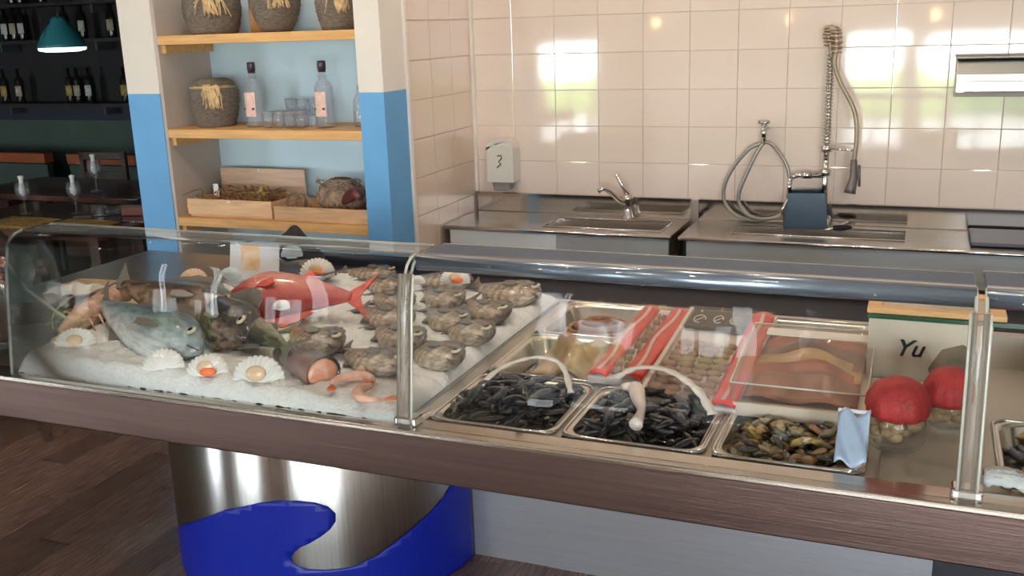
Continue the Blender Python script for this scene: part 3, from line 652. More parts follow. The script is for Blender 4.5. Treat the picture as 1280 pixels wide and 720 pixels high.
# crayfish
cr_m = mat('crayfish_shell', (.62, .38, .27), .35, 0, .3, 40, .4, 90)
t = thing('crayfish', 'pinkish tan crayfish with ridged tail at the left end of the ice', 'crayfish', (-2.015, 1.93, .97))
path = smooth([(-.03, -.08, -.005), (-.035, -.03, .005), (-.05, .04, .012), (-.075, .11, .015), (-.10, .18, .018), (-.10, .25, .02)], 7)
rr = []
for i in range(len(path)):
    u = i/(len(path)-1); rr.append((.010+.022*math.sin(min(1, u*2.6)*PI/2))*(1-.35*max(0, u-.4))*(1+(.16*((i % 3) == 0) if u > .3 else 0)))
obj('body', MB().tube(path, rr, 12), cr_m, t)
obj('tail_fan', MB().prism([(-.03, -.0), (-.045, .03), (-.02, .05), (0, .055), (.02, .05), (.045, .03), (.03, 0)], -.003, .003, 'z'), cr_m, t, (-.10, .24, .02), (.2, 0, -.1))
for s_ in (-1, 1):
    c_ = obj('claw', MB().tube([(s_*.015, -.06, 0), (s_*.045, -.09, .0), (s_*.05, -.12, .0)], [.007, .007, .012], 8).ell((s_*.052, -.135, .0), .012, .026, .009, 10, 6), cr_m, t, (-.03, 0, .0))
    for k_ in range(3): obj('leg', MB().tube([(s_*.015, -.02+.035*k_, .005), (s_*.06, -.03+.035*k_, .02), (s_*.085, -.04+.035*k_, -.01)], [.004, .003, .0018], 6), cr_m, t, (-.035, 0, .005))
obj('antenna', MB().tube(smooth([(-.03, -.10, .01), (0, -.12, .06), (.04, -.09, .10), (.08, -.02, .11)], 3), .0012, 5), cr_m, t)
# shrimps by the joint post
pk = mat('pink_shrimp', (.78, .36, .25), .3, 0, .2, 60, col2=(.82, .55, .42))
def shrimp(label, x, y, rz):
    t = thing('shrimp', label, 'shrimp', (x, y, .942), rz, 'pink shrimps at the front of the ice')
    P_ = [(.045*math.cos(a)-.0, .045*math.sin(a), .006) for a in [i*PI*.95/12 for i in range(13)]]
    obj('body', MB().tube(P_, [.004+.0085*math.sin(PI*min(1, .12+i/13))*(1+.1*(i % 2)) for i in range(13)], 10), pk, t)
    obj('tail', MB().prism([(-.045, .004), (-.056, -.022), (-.045, -.028), (-.036, -.022)], .002, .007, 'z'), roe, t)
    obj('feeler', MB().tube([(.046, 0, .006), (.055, -.04, .01), (.03, -.08, .006)], .001, 5), pk, t)
shrimp('pink shrimp between the cut fish piece and the joint post', -1.135, 1.79, .6)
shrimp('orange tailed shrimp touching the foot of the joint post', -1.05, 1.755, 2.4)
shrimp('pale pink shrimp behind the orange tailed shrimp', -1.11, 1.86, 1.4)
shrimp('pink shrimp behind the red fish near the mackerel tail', -1.86, 2.27, .9)
# price card
t = thing('price_card', 'glossy white price card with an orange picture, back left of the ice', 'sign', (-1.90, 2.48, .955), math.radians(6))
obj('card', MB().box(-.085, .085, -.002, .002, .01, .125), mat('glossy_card', (.86, .86, .9), .12, 0, coat=.6), t, rot=(-.22, 0, 0))
obj('picture', MB().box(-.045, .02, -.0035, -.002, .035, .115), mat('card_orange', (.85, .42, .16), .3, 0, .5, 25, col2=(.9, .8, .62)), t, rot=(-.22, 0, 0))
obj('stand', MB().box(-.02, .02, -.0, .045, 0, .012), whiteplastic, t)
# black cloth on scale at the back
mb = MB().grid(24, 14, lambda u, v: (-2.16+.26*u+.02*math.sin(v*5), 2.78+.20*v, .899+.145*math.sin(PI*min(1, max(0, u)))**1.3*math.sin(PI*(.06+.88*v))**.5+.006*math.sin(u*17+v*9)*math.sin(PI*u)))
tag(obj('black_cap', mb, black, solid=.003), 'black cloth cap lying on the rear ledge below the niche', 'cap')
# board and cloth on left deck
t = thing('wooden_board', 'light wooden board on the left rear of the counter', 'board', (-2.42, 2.36, .897), .1)
obj('board', MB().box(-.20, .24, -.14, .16, 0, .018), mat('board_wood', (.50, .35, .2), .5, 0, .2, 6, stretch=(1, 10, 10)), t, bev=.004)
tag(obj('napkins', MB().grid(16, 10, lambda u, v: (-2.56+.22*u, 2.27+.13*v, .9185+.012*abs(math.sin(u*9+v*4))+.003)), mat('napkin', (.62, .58, .5), .8, 0, .1, 20), solid=.003), 'crumpled pale napkins on the wooden board', 'napkin')
t = thing('steel_scale', 'low steel scale with brass dish on the left rear deck', 'scale', (-2.22, 2.10, .897))
obj('body', MB().box(-.11, .11, -.09, .09, 0, .045), mat('brown_steel', (.25, .2, .16), .25, .9), t, bev=.006)
obj('dish', MB().lathe([(0, .055), (.07, .058), (.095, .07), (.097, .069), (.07, .054), (0, .046)], 24), mat('brass', (.62, .42, .12), .25, 1), t)

# ------------------------------------------------------------------ steel pans
def rrect(w_, d_, r_, n=5):
    P_ = []
    for (sx, sy, a0_) in ((1, 1, 0), (-1, 1, PI/2), (-1, -1, PI), (1, -1, 3*PI/2)):
        for i in range(n+1):
            a = a0_+PI/2*i/n; P_.append((sx*(w_/2-r_)+r_*math.cos(a), sy*(d_/2-r_)+r_*math.sin(a)))
    return P_
def pan(label, x0, x1, y0, y1, depth=.065, z=.899):
    cx_, cy_ = (x0+x1)/2, (y0+y1)/2; w_, d_ = x1-x0, y1-y0
    t = thing('steel_pan', label, 'pan', (cx_, cy_, z), 0, 'steel pans set in the counter')
    rings = [(rrect(w_, d_, .03), 0), (rrect(w_-.002, d_-.002, .03), .003), (rrect(w_-.024, d_-.024, .045), .003), (rrect(w_-.030, d_-.030, .05), -.003), (rrect(w_-.05, d_-.05, .05), -depth+.012), (rrect(w_-.07, d_-.07, .045), -depth)]
    n = len(rings[0][0]); vs = [(x, y, z_) for P_, z_ in rings for x, y in P_]
    fs = [(i*n+j, i*n+(j+1) % n, (i+1)*n+(j+1) % n, (i+1)*n+j) for i in range(len(rings)-1) for j in range(n)]
    mb = MB().add(vs, fs, True); mb.add([(x, y, -depth) for x, y in rings[-1][0]], [tuple(range(n))])
    obj('body', mb, steel_p, t, solid=.0015)
    obj('rim', MB().tube([(x, y, .004) for x, y in rrect(w_-.006, d_-.006, .03)], .0035, 6, True), chrome, t)
    return t
X0, X1, X2, X3 = -.945, -.645, -.343, -.048
pan('front left pan heaped with black mussels', X0+.01, X1-.005, 1.752, 2.048)
pan('front pan of mussels with a white strap across it', X1+.005, X2-.005, 1.752, 2.048)
pan('front pan full of yellowish mixed seafood', X2+.005, X3-.01, 1.752, 2.048)
pan('middle left pan holding the yellow brown fillet', X0+.01, X1-.005, 2.062, 2.378)
pan('middle pan under the red edged packets', X1+.005, X2-.005, 2.062, 2.378)
pan('middle pan under the clear fish box', X2+.005, X3-.01, 2.062, 2.378)
pan('back left pan with a coiled brown sausage', X0+.01, X1-.005, 2.392, 2.70)
pan('long back pan behind the packets', X1+.005, X3-.01, 2.392, 2.70)
pan('far right pan with bluish seafood beyond the joint post', .16, .50, 1.765, 2.10)
pan('far right rear pan behind the carton', .30, .62, 2.3, 2.64)
# mussels
def mussel_mb(seed):
    mb = MB(); n = 10; NA = 10; vs = []
    for i in range(n+1):
        u = i/n; w_ = .0165*math.sin(PI*u**.7)**.6*(.5+.5*u) if 0 < i < n else .001; h_ = .010*math.sin(PI*u**.8)**.7 if 0 < i < n else .001
        for j in range(NA):
            a = 2*PI*j/NA; vs.append((-.032+.064*u, w_*math.cos(a)+.005*math.sin(PI*u), h_*math.sin(a)*(.75+.25*abs(math.cos(a)))))
    return mb.add(vs, [(i*NA+j, i*NA+(j+1) % NA, (i+1)*NA+(j+1) % NA, (i+1)*NA+j) for i in range(n) for j in range(NA)], True)
mus_mat = mat('mussel_shell', (.010, .011, .018), .22, 0, .5, 60, coat=.15, col2=(.03, .024, .026)); mme = [mussel_mb(0).mesh('mussel', mus_mat)]
rn = random.Random(11)
def heap(me_list, name, label, cat, group, x0, x1, y0, y1, z0, hgt, n, layers=3, tilt=.5, sc_=1.0):
    for i in range(n):
        u, v = rn.random(), rn.random(); l = (i % layers)/max(1, layers-1)
        x = x0+(x1-x0)*u; y = y0+(y1-y0)*v
        edge = min(1, 4*min(u, 1-u, v, 1-v)+.25)
        o = bpy.data.objects.new(name, rn.choice(me_list)); C.objects.link(o)
        o.location = (x, y, z0+hgt*(.35+.65*l)*edge); o.rotation_euler = (rn.uniform(-tilt, tilt), rn.uniform(-tilt, tilt), rn.uniform(0, 2*PI)); s_ = sc_*rn.uniform(.8, 1.1); o.scale = (s_, s_, s_)
        cw = o.data.materials[0].get('colour_word', '') if o.data.materials else ''
        tag(o, label.replace('COLOUR', cw), cat, group)
heap(mme, 'mussel', 'black mussel in the heap filling the front left pan', 'mussel', 'mussels in the front left pan', X0+.03, X1-.03, 1.775, 2.03, .868, .062, 170, sc_=.95)
heap(mme, 'mussel', 'black mussel in the strapped pan with a long white shell', 'mussel', 'mussels in the strapped pan', X1+.03, X2-.03, 1.775, 2.03, .866, .062, 170, sc_=.95)
for nm, lb, P_ in (('mussel_net', 'white twisted net end lying over the front left mussels', [(-.87, 1.86, .93), (-.86, 1.98, .945), (-.80, 2.05, .955), (-.73, 2.03, .95), (-.67, 1.92, .93)]),
               ('white_strap', 'broad white plastic strap over the back of the strapped mussels', [(-.60, 2.02, .935), (-.56, 2.06, .95), (-.49, 2.05, .955), (-.41, 1.98, .945), (-.36, 1.90, .925)])):
    P_ = smooth(P_, 6); wd = .008 if nm == 'mussel_net' else .012
    mb = MB(); n = len(P_); vs = []
    for i, p_ in enumerate(P_):
        tt = (P_[min(n-1, i+1)]-P_[max(0, i-1)]).normalized(); sd = Vector((tt.y, -tt.x, 0)).normalized(); ww = wd*(.6+.4*math.sin(i*1.1)**2)
        vs += [p_+sd*ww, p_-sd*ww]
    mb.add(vs, [(2*i, 2*i+1, 2*i+3, 2*i+2) for i in range(n-1)], True)
    tag(obj(nm, mb, mat('white_net', (.72, .68, .64), .5, 0, .1, 60), solid=.003), lb, 'strap')
P_ = smooth([(-.545, 1.965, .937), (-.53, 1.94, .945), (-.515, 1.90, .943), (-.495, 1.85, .937), (-.49, 1.79, .93)], 5)
tag(obj('squid_strip', MB().tube(P_, [.008+.009*abs(math.sin(.5+i*.17)) for i in range(len(P_))], 10).ell((-.55, 1.965, .94), .022, .016, .009, 12, 6), mat('pinkish_white', (.80, .66, .60), .3, 0, .08, 30)), 'long pinkish white squid strip lying on the strapped mussels', 'squid')
# mixed seafood pieces
mixm = [mat('mix_%d' % i, c_, .25, 0, .25, 50, coat=.4) for i, c_ in enumerate([(.30, .22, .06), (.36, .25, .08), (.12, .09, .045), (.46, .38, .22), (.34, .17, .08), (.07, .065, .05), (.20, .17, .12)])]
for m_, w_ in zip(mixm, ('olive yellow', 'golden brown', 'dark olive', 'pale yellow', 'reddish brown', 'blackish', 'grey green')): m_['colour_word'] = w_
rn = random.Random(21)
mixe = [MB().ell((0, 0, 0), .026, .012, .008, 10, 6, wob=.28, seed=i).mesh('seafood_piece', m_) for i, m_ in enumerate(mixm)]
heap(mixe, 'seafood_piece', 'COLOUR bit of mixed seafood in the third front pan', 'seafood', 'mixed seafood in the third front pan', X2+.035, X3-.04, 1.78, 2.02, .856, .045, 190, sc_=.8)
bl = [MB().ell((0, 0, 0), .026, .013, .008, 10, 6, wob=.28, seed=i+9).mesh('seafood_piece', m_) for i, m_ in enumerate([mat('bl0', (.04, .07, .17), .2, coat=.5), mat('bl1', (.32, .07, .05), .3), mat('bl2', (.36, .23, .08), .3), mat('bl3', (.16, .16, .2), .2), mat('bl0', (.05, .09, .28), .2)])]
for k_, w_ in (('bl0', 'deep blue'), ('bl1', 'red'), ('bl2', 'yellow brown'), ('bl3', 'dark grey')): _m[k_]['colour_word'] = w_
heap(bl, 'seafood_piece', 'COLOUR seafood bit in the far right pan', 'seafood', 'seafood in the far right pan', .20, .46, 1.80, 2.07, .85, .06, 90)
rn = random.Random(2)
iv = MB().grid(60, 16, lambda u, v: (.135+.40*u, 1.764-.0+.05*v+rn.uniform(-.002, .002), .905+.02*abs(math.sin(PI*v))**.5+rn.uniform(-.003, .003)+.004*math.sin(u*23)))
tag(obj('ice_ridge', iv, ice_m, solid=.004), 'ridge of crushed ice in front of the far right pan', 'ice', kind='stuff')
# fillet in the middle left pan
mb = MB().grid(26, 18, lambda u, v: (-.85+.19*u+.015*math.sin(v*7), 2.09+.24*v, .865+.10*math.sin(PI*u)**.6*math.sin(PI*(.1+.85*v))**.6*(.8+.2*math.sin(u*13+v*5))))
tag(obj('fish_fillet', mb, mat('fillet', (.52, .36, .17), .3, 0, .3, 14, .2, 40, coat=.4, col2=(.30, .18, .08)), solid=.012), 'glossy yellow brown fish fillet folded in the middle left pan', 'fish')
# sausage coil in the back left pan
P_ = []
for i in range(90):
    a = i*.21; r_ = .10-.00085*i; P_.append((-.795+r_*math.cos(a)*1.1, 2.55+r_*math.sin(a)*.95, .865+.0004*i))
tag(obj('coiled_sausage', MB().tube(P_, .011, 8), mat('sausage', (.28, .11, .05), .25, 0, .25, 40, coat=.4)), 'coiled reddish brown sausage in the back left pan', 'sausage')
oc = [MB().ell((0, 0, 0), .03, .016, .012, 10, 6, wob=.1, seed=i+30).mesh('fish_piece', m_) for i, m_ in enumerate([mat('br0', (.30, .18, .10), .3), mat('br1', (.20, .12, .07), .3), mat('br2', (.42, .30, .2), .3)])]
heap(oc, 'fish_piece', 'brown fish piece in the long back pan', 'fish', 'brown fish pieces in the long back pan', X1+.04, X3-.05, 2.43, 2.66, .845, .03, 70)
# red edged packets
film = glass('film', (.97, .96, .95), .02, (.8, .7, .6), .06, 1.25)
redm = mat('red_print', (.80, .035, .02), .35, 0, .05, 30, coat=.2); brownsh = mat('packed_shrimp', (.30, .15, .09), .35, 0, .5, 30, .5, 50, col2=(.48, .32, .22)); blk = mat('black_label', (.02, .02, .02), .3, coat=.3)
def packet(label, loc, rz, rx, w_, d_, kind):
    t = thing('seafood_packet', label, 'packet', loc, rz); t.rotation_euler = (rx, 0, rz)
    obj('tray', MB().box(-w_/2, w_/2, -d_/2, d_/2, 0, .02), mat('tray_white', (.74, .66, .58), .4), t, bev=.006)
    bars = [(-w_/2+.004, -w_/2+.05), (w_/2-.055, w_/2-.004)] if kind == 0 else [(w_/2-.055, w_/2-.002)]
    for (a, b) in bars:
        bb = obj('red_band', MB().grid(6, 24, lambda u, v, a=a, b=b: (a+(b-a)*u, -d_/2-.003+(d_+.006)*v, .0235+.010*math.sin(PI*u)+.0012*math.sin(v*40))), redm, t, solid=.002)
        obj('white_stripe', MB().grid(2, 24, lambda u, v, a=a, b=b: ((a+b)/2-.006+.009*u+.006*math.sin(v*9), -d_/2+.01+(d_-.02)*v, .0355)), mat('stripe', (.85, .62, .55), .4), bb, solid=.001)
    c0 = -w_/2+.054 if kind == 0 else -w_/2+.014; c1 = w_/2-.058
    pc = MB()
    r3 = random.Random(4)
    for i in range(10):
        for j in range(4): pc.ell((c0+(c1-c0)*(j+.5)/4+r3.uniform(-.005, .005), -d_/2+.012+(d_*(.60 if kind else .9))*(i+.5)/10, .024), (c1-c0)/7.5, d_/34, .008, 8, 5)
    po = obj('contents', pc, brownsh, t); po['kind'] = 'stuff'
    if kind:
        lb = obj('black_label', MB().box(c0, c1, d_/2-.115, d_/2-.012, .024, .034), blk, t, bev=.002)
        mk = MB()
        for k_, (ux, uy) in enumerate([(.2, .45), (.52, .5), (.82, .5)]):
            xx = c0+(c1-c0)*ux; yy = d_/2-.115+.10*uy
            mk.tube([(xx+.014*math.cos(a)*(1 if k_ != 1 else .8), yy+.022*math.sin(a), .0348) for a in [i*2*PI/14 for i in range(12+k_)]], .0018, 5)
            mk.tube([(xx-.008, yy-.012, .0348), (xx+.008, yy+.012, .0348)], .0016, 5)
        obj('white_mark', mk, mat('mark_white', (.7, .68, .62), .5), lb)
        obj('white_bar', MB().box(-w_/2+.002, -w_/2+.011, -d_/2, d_/2, .021, .033), mat('bar_white', (.82, .70, .60), .4), t)
        obj('green_sticker', MB().box(c1-.035, c1-.012, -d_/2+.008, -d_/2+.03, .034, .0355), mat('sticker_green', (.22, .42, .32), .4), t)
    else:
        pass
    obj('header_flap', MB().box(-w_/2, w_/2, d_/2-.008, d_/2+.022, .010, .016), mat('flap_white', (.8, .74, .68), .4), t)
    obj('film_wrap', MB().box(-w_/2+.001, w_/2-.001, -d_/2+.001, d_/2-.001, .0375, .0385), film, t)
packet('packet with two red bands left of the black labelled packet', (-.60, 2.255, .925), -.06, .12, .135, .40, 0)
packet('wide packet with black label and a red band at right', (-.425, 2.21, .925), -.03, .14, .215, .47, 1)
# clear box with fish slices
t = thing('clear_fish_box', 'clear plastic box of smoked fish slices with cream sleeve', 'box', (-.205, 2.15, .912), 0)
t.rotation_euler = (.10, 0, .0)
obj('tray', MB().box(-.135, .135, -.165, .165, 0, .012), mat('box_cream', (.72, .60, .48), .4), t, bev=.003)
r3 = random.Random(9)
for i in range(5):
    a = i*.055-.12
    obj('fish_slice', MB().grid(12, 6, lambda u, v, a=a, i=i: (-.115+.23*u, a+.09*v, .022+.03*math.sin(PI*u)*v+.006*math.sin(u*11+i)+.004*i*0)), [mat('slice_brown', (.30, .13, .08), .3, 0, .3, 20, coat=.4), mat('slice_red', (.42, .12, .07), .3, 0, .3, 20, coat=.4), mat('slice_gold', (.55, .34, .14), .3, 0, .3, 20, coat=.4)][i % 3], t, solid=.006)
obj('lid', MB().box(-.135, .135, -.165, .165, .072, .074).box(-.135, .135, -.166, -.165, .012, .074).box(-.135, -.134, -.165, .165, .012, .074).box(.134, .135, -.165, .165, .012, .074).box(-.135, .135, .165, .166, .012, .074), film, t)
obj('front_sleeve', MB().box(-.128, .132, -.171, -.167, .002, .032), mat('box_cream', (.72, .60, .48), .4), t)
obj('top_sleeve', MB().box(-.10, .12, .10, .135, .0745, .078), mat('sleeve_pale', (.75, .68, .6), .5), t)
lbl = obj('lid_edge', MB().tube([(-.135, -.165, .074), (.135, -.165, .074), (.135, .165, .074), (-.135, .165, .074)], .002, 5, True), Gedge, t)
# loose packets in rear
t = thing('paper_parcel', 'brown paper parcel with pale edge on the long back pan', 'parcel', (-.22, 2.47, .905), -.05)
obj('wrap', MB().grid(16, 8, lambda u, v: (-.15+.31*u, -.05+.12*v, .028*math.sin(PI*v)**.5*(1+.2*math.sin(u*14)))), mat('parcel_brown', (.38, .24, .13), .4, 0, .3, 12, coat=.2), t, solid=.004)
obj('pale_edge', MB().tube([(-.15, -.05, .006), (.0, -.055, .012), (.16, -.05, .004)], .006, 6), mat('flap_white', (.8, .74, .68), .4), t)
# carton
t = thing('seafood_carton', 'cream carton lettered Yu with orange rimmed top, behind the jars', 'box', (.035, 2.22, .897))
cm = mat('carton_cream', (.70, .60, .48), .6, 0, .04, 6); om = mat('carton_orange', (.72, .42, .18), .5, 0, .06, 8)
obj('front_panel', MB().box(-.12, .125, -.003, .003, .0, .165), cm, t)
obj('side_panel', MB().box(-.12, -.114, .003, .17, .0, .165), cm, t); obj('side_panel', MB().box(.119, .125, .003, .17, .0, .165), cm, t)
obj('back_panel', MB().box(-.12, .125, .165, .171, .0, .165), cm, t)
obj('green_strip', MB().box(-.123, .30, -.008, .0, .165, .173), Ggreen, t)
tp = MB().box(-.125, .15, .0, .03, .174, .186).box(-.125, .15, .145, .175, .174, .186).box(-.125, -.095, .03, .145, .174, .186).box(.12, .15, .03, .145, .174, .186)
obj('top_rim', tp, om, t, bev=.002)
obj('top_window', MB().box(-.095, .12, .03, .145, .176, .180), mat('tan_window', (.45, .38, .27), .2, coat=.5), t)
fc = bpy.data.curves.new('lettering', 'FONT'); fc.body = 'Yu'; fc.size = .052; fc.extrude = .0006; fc.shear = .35; fc.offset = .0008; fc.materials.append(black)
_l = bpy.data.objects.new('t_', fc); C.objects.link(_l); lm_ = bpy.data.meshes.new_from_object(_l.evaluated_get(bpy.context.evaluated_depsgraph_get())); bpy.data.objects.remove(_l)
lo = bpy.data.objects.new('lettering', lm_); C.objects.link(lo); lo.parent = t; lo.location = (-.065, -.0042, .085); lo.rotation_euler = (PI/2, 0, 0)
obj('dark_picture', MB().prism([(.02, .02), (.005, .06), (.03, .105), (.07, .12), (.11, .10), (.115, .04), (.09, .015)], -.0045, -.003), mat('carton_print', (.22, .16, .10), .5, 0, .4, 20), t)
obj('tan_base_flap', MB().box(-.11, .05, -.05, -.004, .028, .034), mat('flap_tan', (.55, .44, .32), .5), t, rot=(.25, 0, 0))
# jars with red cloth caps
def red_jar(label, x, y, R, H):
    t = thing('red_capped_jar', label, 'jar', (x, y, .905), 0, 'glass jars with red cloth caps')
    obj('glass', MB().lathe([(0, 0), (R*.85, 0), (R*.97, .012), (R, .03), (R, H*.8), (R*.8, H*.95), (R*.72, H), (R*.68, H), (R*.77, H*.94), (R*.96, H*.79), (R*.96, .03), (R*.8, .008), (0, .008)], 28), G, t)
    rr_ = random.Random(int(R*1000)); mb = MB()
    for i in range(34):
        a = rr_.uniform(0, 2*PI); q = R*.72*math.sqrt(rr_.random()); mb.cur = 0; mb.ell((q*math.cos(a), q*math.sin(a), .022+H*.62*rr_.random()), .016, .014, .012, 8, 5, wob=.1, seed=i)
    c_ = obj('contents', mb, mat('jar_contents', (.30, .18, .08), .35, 0, .5, 30, col2=(.5, .32, .2)), t); c_['kind'] = 'stuff'
    obj('cloth_cap', MB().lathe([(0, H+.05), (R*.45, H+.047), (R*.85, H+.035), (R*1.08, H+.012), (R*1.12, H-.01), (R*1.0, H-.022), (R*.98, H-.022), (R*.7, H+.0), (0, H+.004)], 40, ripple=lambda a, z: 1+.05*math.sin(a*11)*(1 if z < H+.03 else .2)), mat('red_cloth', (.36, .02, .02), .6, 0, .2, 50, .3, 120), t)
    obj('ribbon', MB().lathe([(R*1.02, H-.012), (R*1.06, H-.006), (R*1.02, H)], 28), mat('ribbon', (.75, .62, .55), .5), t)
red_jar('larger red capped jar in front of the cream carton', -.012, 1.90, .052, .085)
red_jar('smaller red capped jar right behind the larger jar', .078, 2.02, .042, .075)
bt = thing('reflection_sheet', 'blue white window reflection shaped as a sheet beside the mixed seafood pan', 'glint', (-.085+.0, 1.80, .905), 0)  # window reflection in the front glass, modelled as a pale blue sheet
obj('glint', MB().grid(10, 12, lambda u, v: (-.028+.055*u, -.03+.10*v*.7, .006+.075*v+.008*math.sin(u*8+v*6))), mat('reflection_film', (.45, .55, .72), .2, 0, .15, 12, coat=.6), bt, solid=.003)
obj('reflection_edge', MB().box(-.03, .028, .038, .042, .080, .086), mat('reflection_edge', (.75, .76, .8), .3), bt)

# ------------------------------------------------------------------ niche contents
def ring_jar(label, x, z, R, H, taper, seed, tie=True, y=3.43):
    t = thing('woven_jar', label, 'jar', (x, y, z), .62)
    rg = []
    N_ = 22
    for i in range(N_+1):
        u = i/N_; r_ = R*(taper+(1-taper)*math.sin(PI*(.12+.62*u)))*(1-.12*max(0, u-.8)/.2); rg.append((r_+.0022*(i % 2), H*u))
    rg += [(rg[-1][0]-.012, H), (rg[-1][0]-.02, H*.9), (0, H*.88)]
    obj('body', MB().lathe([(0, 0)]+rg, 36, ripple=lambda a, z_: 1+.012*math.sin(a*28+z_*200)), jar_m, t)
    obj('lid', MB().lathe([(0, H+.012), (R*.55, H+.010), (R*.78, H), (R*.80, H-.012), (0, H-.012)], 28), mat('jar_lid', (.20, .17, .13), .8, 0, .3, 40, .5, 90), t)
    if tie:
        r3 = random.Random(seed); mb = MB(); hz_ = H*.86; f_ = -R*.93
        mb.tube([((R*.93)*math.cos(a), (R*.93)*math.sin(a), hz_) for a in [i*2*PI/24 for i in range(24)]], .004, 6, True)
        for i in range(26):
            s_ = r3.choice((-1, 1)); sp = r3.uniform(.1, 1); dn = r3.uniform(.02, .09)
            mb.tube(smooth([(0, f_, hz_), (s_*R*.35*sp, f_-.012, hz_+r3.uniform(-.008, .014)), (s_*R*.55*sp*r3.uniform(.3, 1.4), f_-.016, hz_-dn)], 3), r3.uniform(.0012, .0028), 5)
        for i in range(14):
            mb.tube(smooth([(r3.uniform(-.01, .01), f_-.004, hz_+.003), (r3.uniform(-.02, .02), f_-.016, hz_-.035), (r3.uniform(-.012, .03), f_-.010, hz_-r3.uniform(.06, .085))], 3), r3.uniform(.0025, .005), 5)
        mb.tube([(-R*.75, f_*.8, hz_+.004), (-.01, f_-.010, hz_+.002), (R*.7, f_*.8, hz_+.005)], .005, 6)
        o = obj('straw_bow', mb, straw, t); o['kind'] = 'stuff'
    return t
ring_jar('woven grey jar with a straw bow on the middle shelf', -2.735, 1.335, .098, .185, .62, 1)
ring_jar('squat woven jar with wild straw, left on the top shelf', -2.70, 1.705, .115, .17, .66, 2)
ring_jar('tapered brown woven jar at the middle of the top shelf', -2.395, 1.705, .10, .20, .25, 3)
ring_jar('woven jar at the right end of the top shelf, straw hanging left', -2.11, 1.705, .085, .17, .6, 4)
tag(obj('wooden_block', MB().box(-2.575, -2.49, 3.50, 3.56, 1.705, 1.9), mat('brown_block', (.40, .2, .09), .5, 0, .2, 8), bev=.004), 'brown wooden box standing between jars on the top shelf', 'box')
t = thing('glass_carafe', 'small glass carafe with yellow dried stalks at the niche right edge', 'carafe', (-2.045, 3.46, 1.335))
obj('glass', MB().lathe([(0, 0), (.04, 0), (.043, .02), (.04, .1), (.022, .13), (.02, .16), (.018, .16), (.02, .13), (.037, .1), (.039, .02), (0, .006)], 20), Gbottle, t)
obj('stalks', MB().tube([(-.01, 0, .01), (.005, 0, .12)], .012, 6).tube([(.01, .005, .01), (-.01, 0, .11)], .010, 6), straw, t)
def bottle(label, x):
    t = thing('spirit_bottle', label, 'bottle', (x, 3.40, 1.335), .35, 'clear spirit bottles on the middle shelf')
    obj('glass', MB().lathe([(0, 0), (.034, 0), (.042, .006), (.042, .018), (.036, .028), (.037, .13), (.036, .155), (.028, .175), (.016, .188), (.014, .215), (.0125, .215), (.0125, .19), (.025, .172), (.033, .15), (.034, .03), (.038, .014), (0, .010)], 28), Gbottle, t)
    obj('cap', MB().lathe([(0, .258), (.0155, .257), (.0165, .252), (.0165, .226), (.0150, .224), (.0150, .214), (0, .214)], 20), mat('dark_cap', (.04, .02, .045), .3), t)
    lb = obj('label', MB().lathe([(.0382, .045), (.0388, .05), (.0388, .135), (.0382, .14)], 18, a0=-PI*.80, a1=-PI*.38), mat('pink_label', (.78, .52, .46), .5, 0, .12, 50), t)
    obj('label_emblem', MB().ell((.004, -.0385, .075), .006, .002, .005, 10, 6).ell((-.030, -.025, .075), .005, .003, .004, 10, 6), mat('emblem_dark', (.12, .05, .06), .5), lb)
    obj('neck_ring', MB().lathe([(.014, .19), (.0175, .194), (.0175, .2), (.014, .204)], 18), Gbottle, t)
bottle('clear bottle with pink label, left of the small glasses', -2.515)
bottle('clear bottle with pink label, right of the small glasses', -2.185)
gm = MB().lathe([(0, .004), (.017, .004), (.0235, .062), (.025, .062), (.019, .0), (0, 0)], 18).mesh('tumbler', Gbottle)
gr_ = MB().lathe([(.0235, .0605), (.0255, .062), (.0245, .064)], 18).mesh('glass_rim', mat('rim_shine', (.45, .5, .55), .1, .5))
GL = [(-2.435, 3.37, 0), (-2.384, 3.37, 0), (-2.333, 3.37, 0), (-2.282, 3.37, 0), (-2.41, 3.42, .0), (-2.355, 3.42, .0), (-2.30, 3.42, .0)]
gp_tray = tag(obj('glass_stand', MB().box(-2.44, -2.27, 3.455, 3.54, 1.335, 1.375), mat('clear_block', (.5, .62, .72), .1, coat=.5), bev=.003), 'low pale glass stand behind the small tumblers', 'stand')
gpos = ['first from the left in the front row', 'second from the left in the front row', 'third from the left in the front row', 'rightmost in the front row', 'left in the row behind', 'centre in the row behind', 'right in the row behind', 'left one raised on the stand', 'centre one raised on the stand', 'right one raised on the stand']
for i, (x, y, dz) in enumerate(GL+[(-2.41, 3.5, .041), (-2.355, 3.5, .041), (-2.30, 3.5, .041)]):
    t = thing('tumbler', 'small clear tumbler between the two bottles, '+gpos[i], 'glass', (x, y, 1.335+dz), 0, 'small tumblers between the bottles')
    obj('glass', gm, None, t); obj('glass_rim', gr_, None, t)
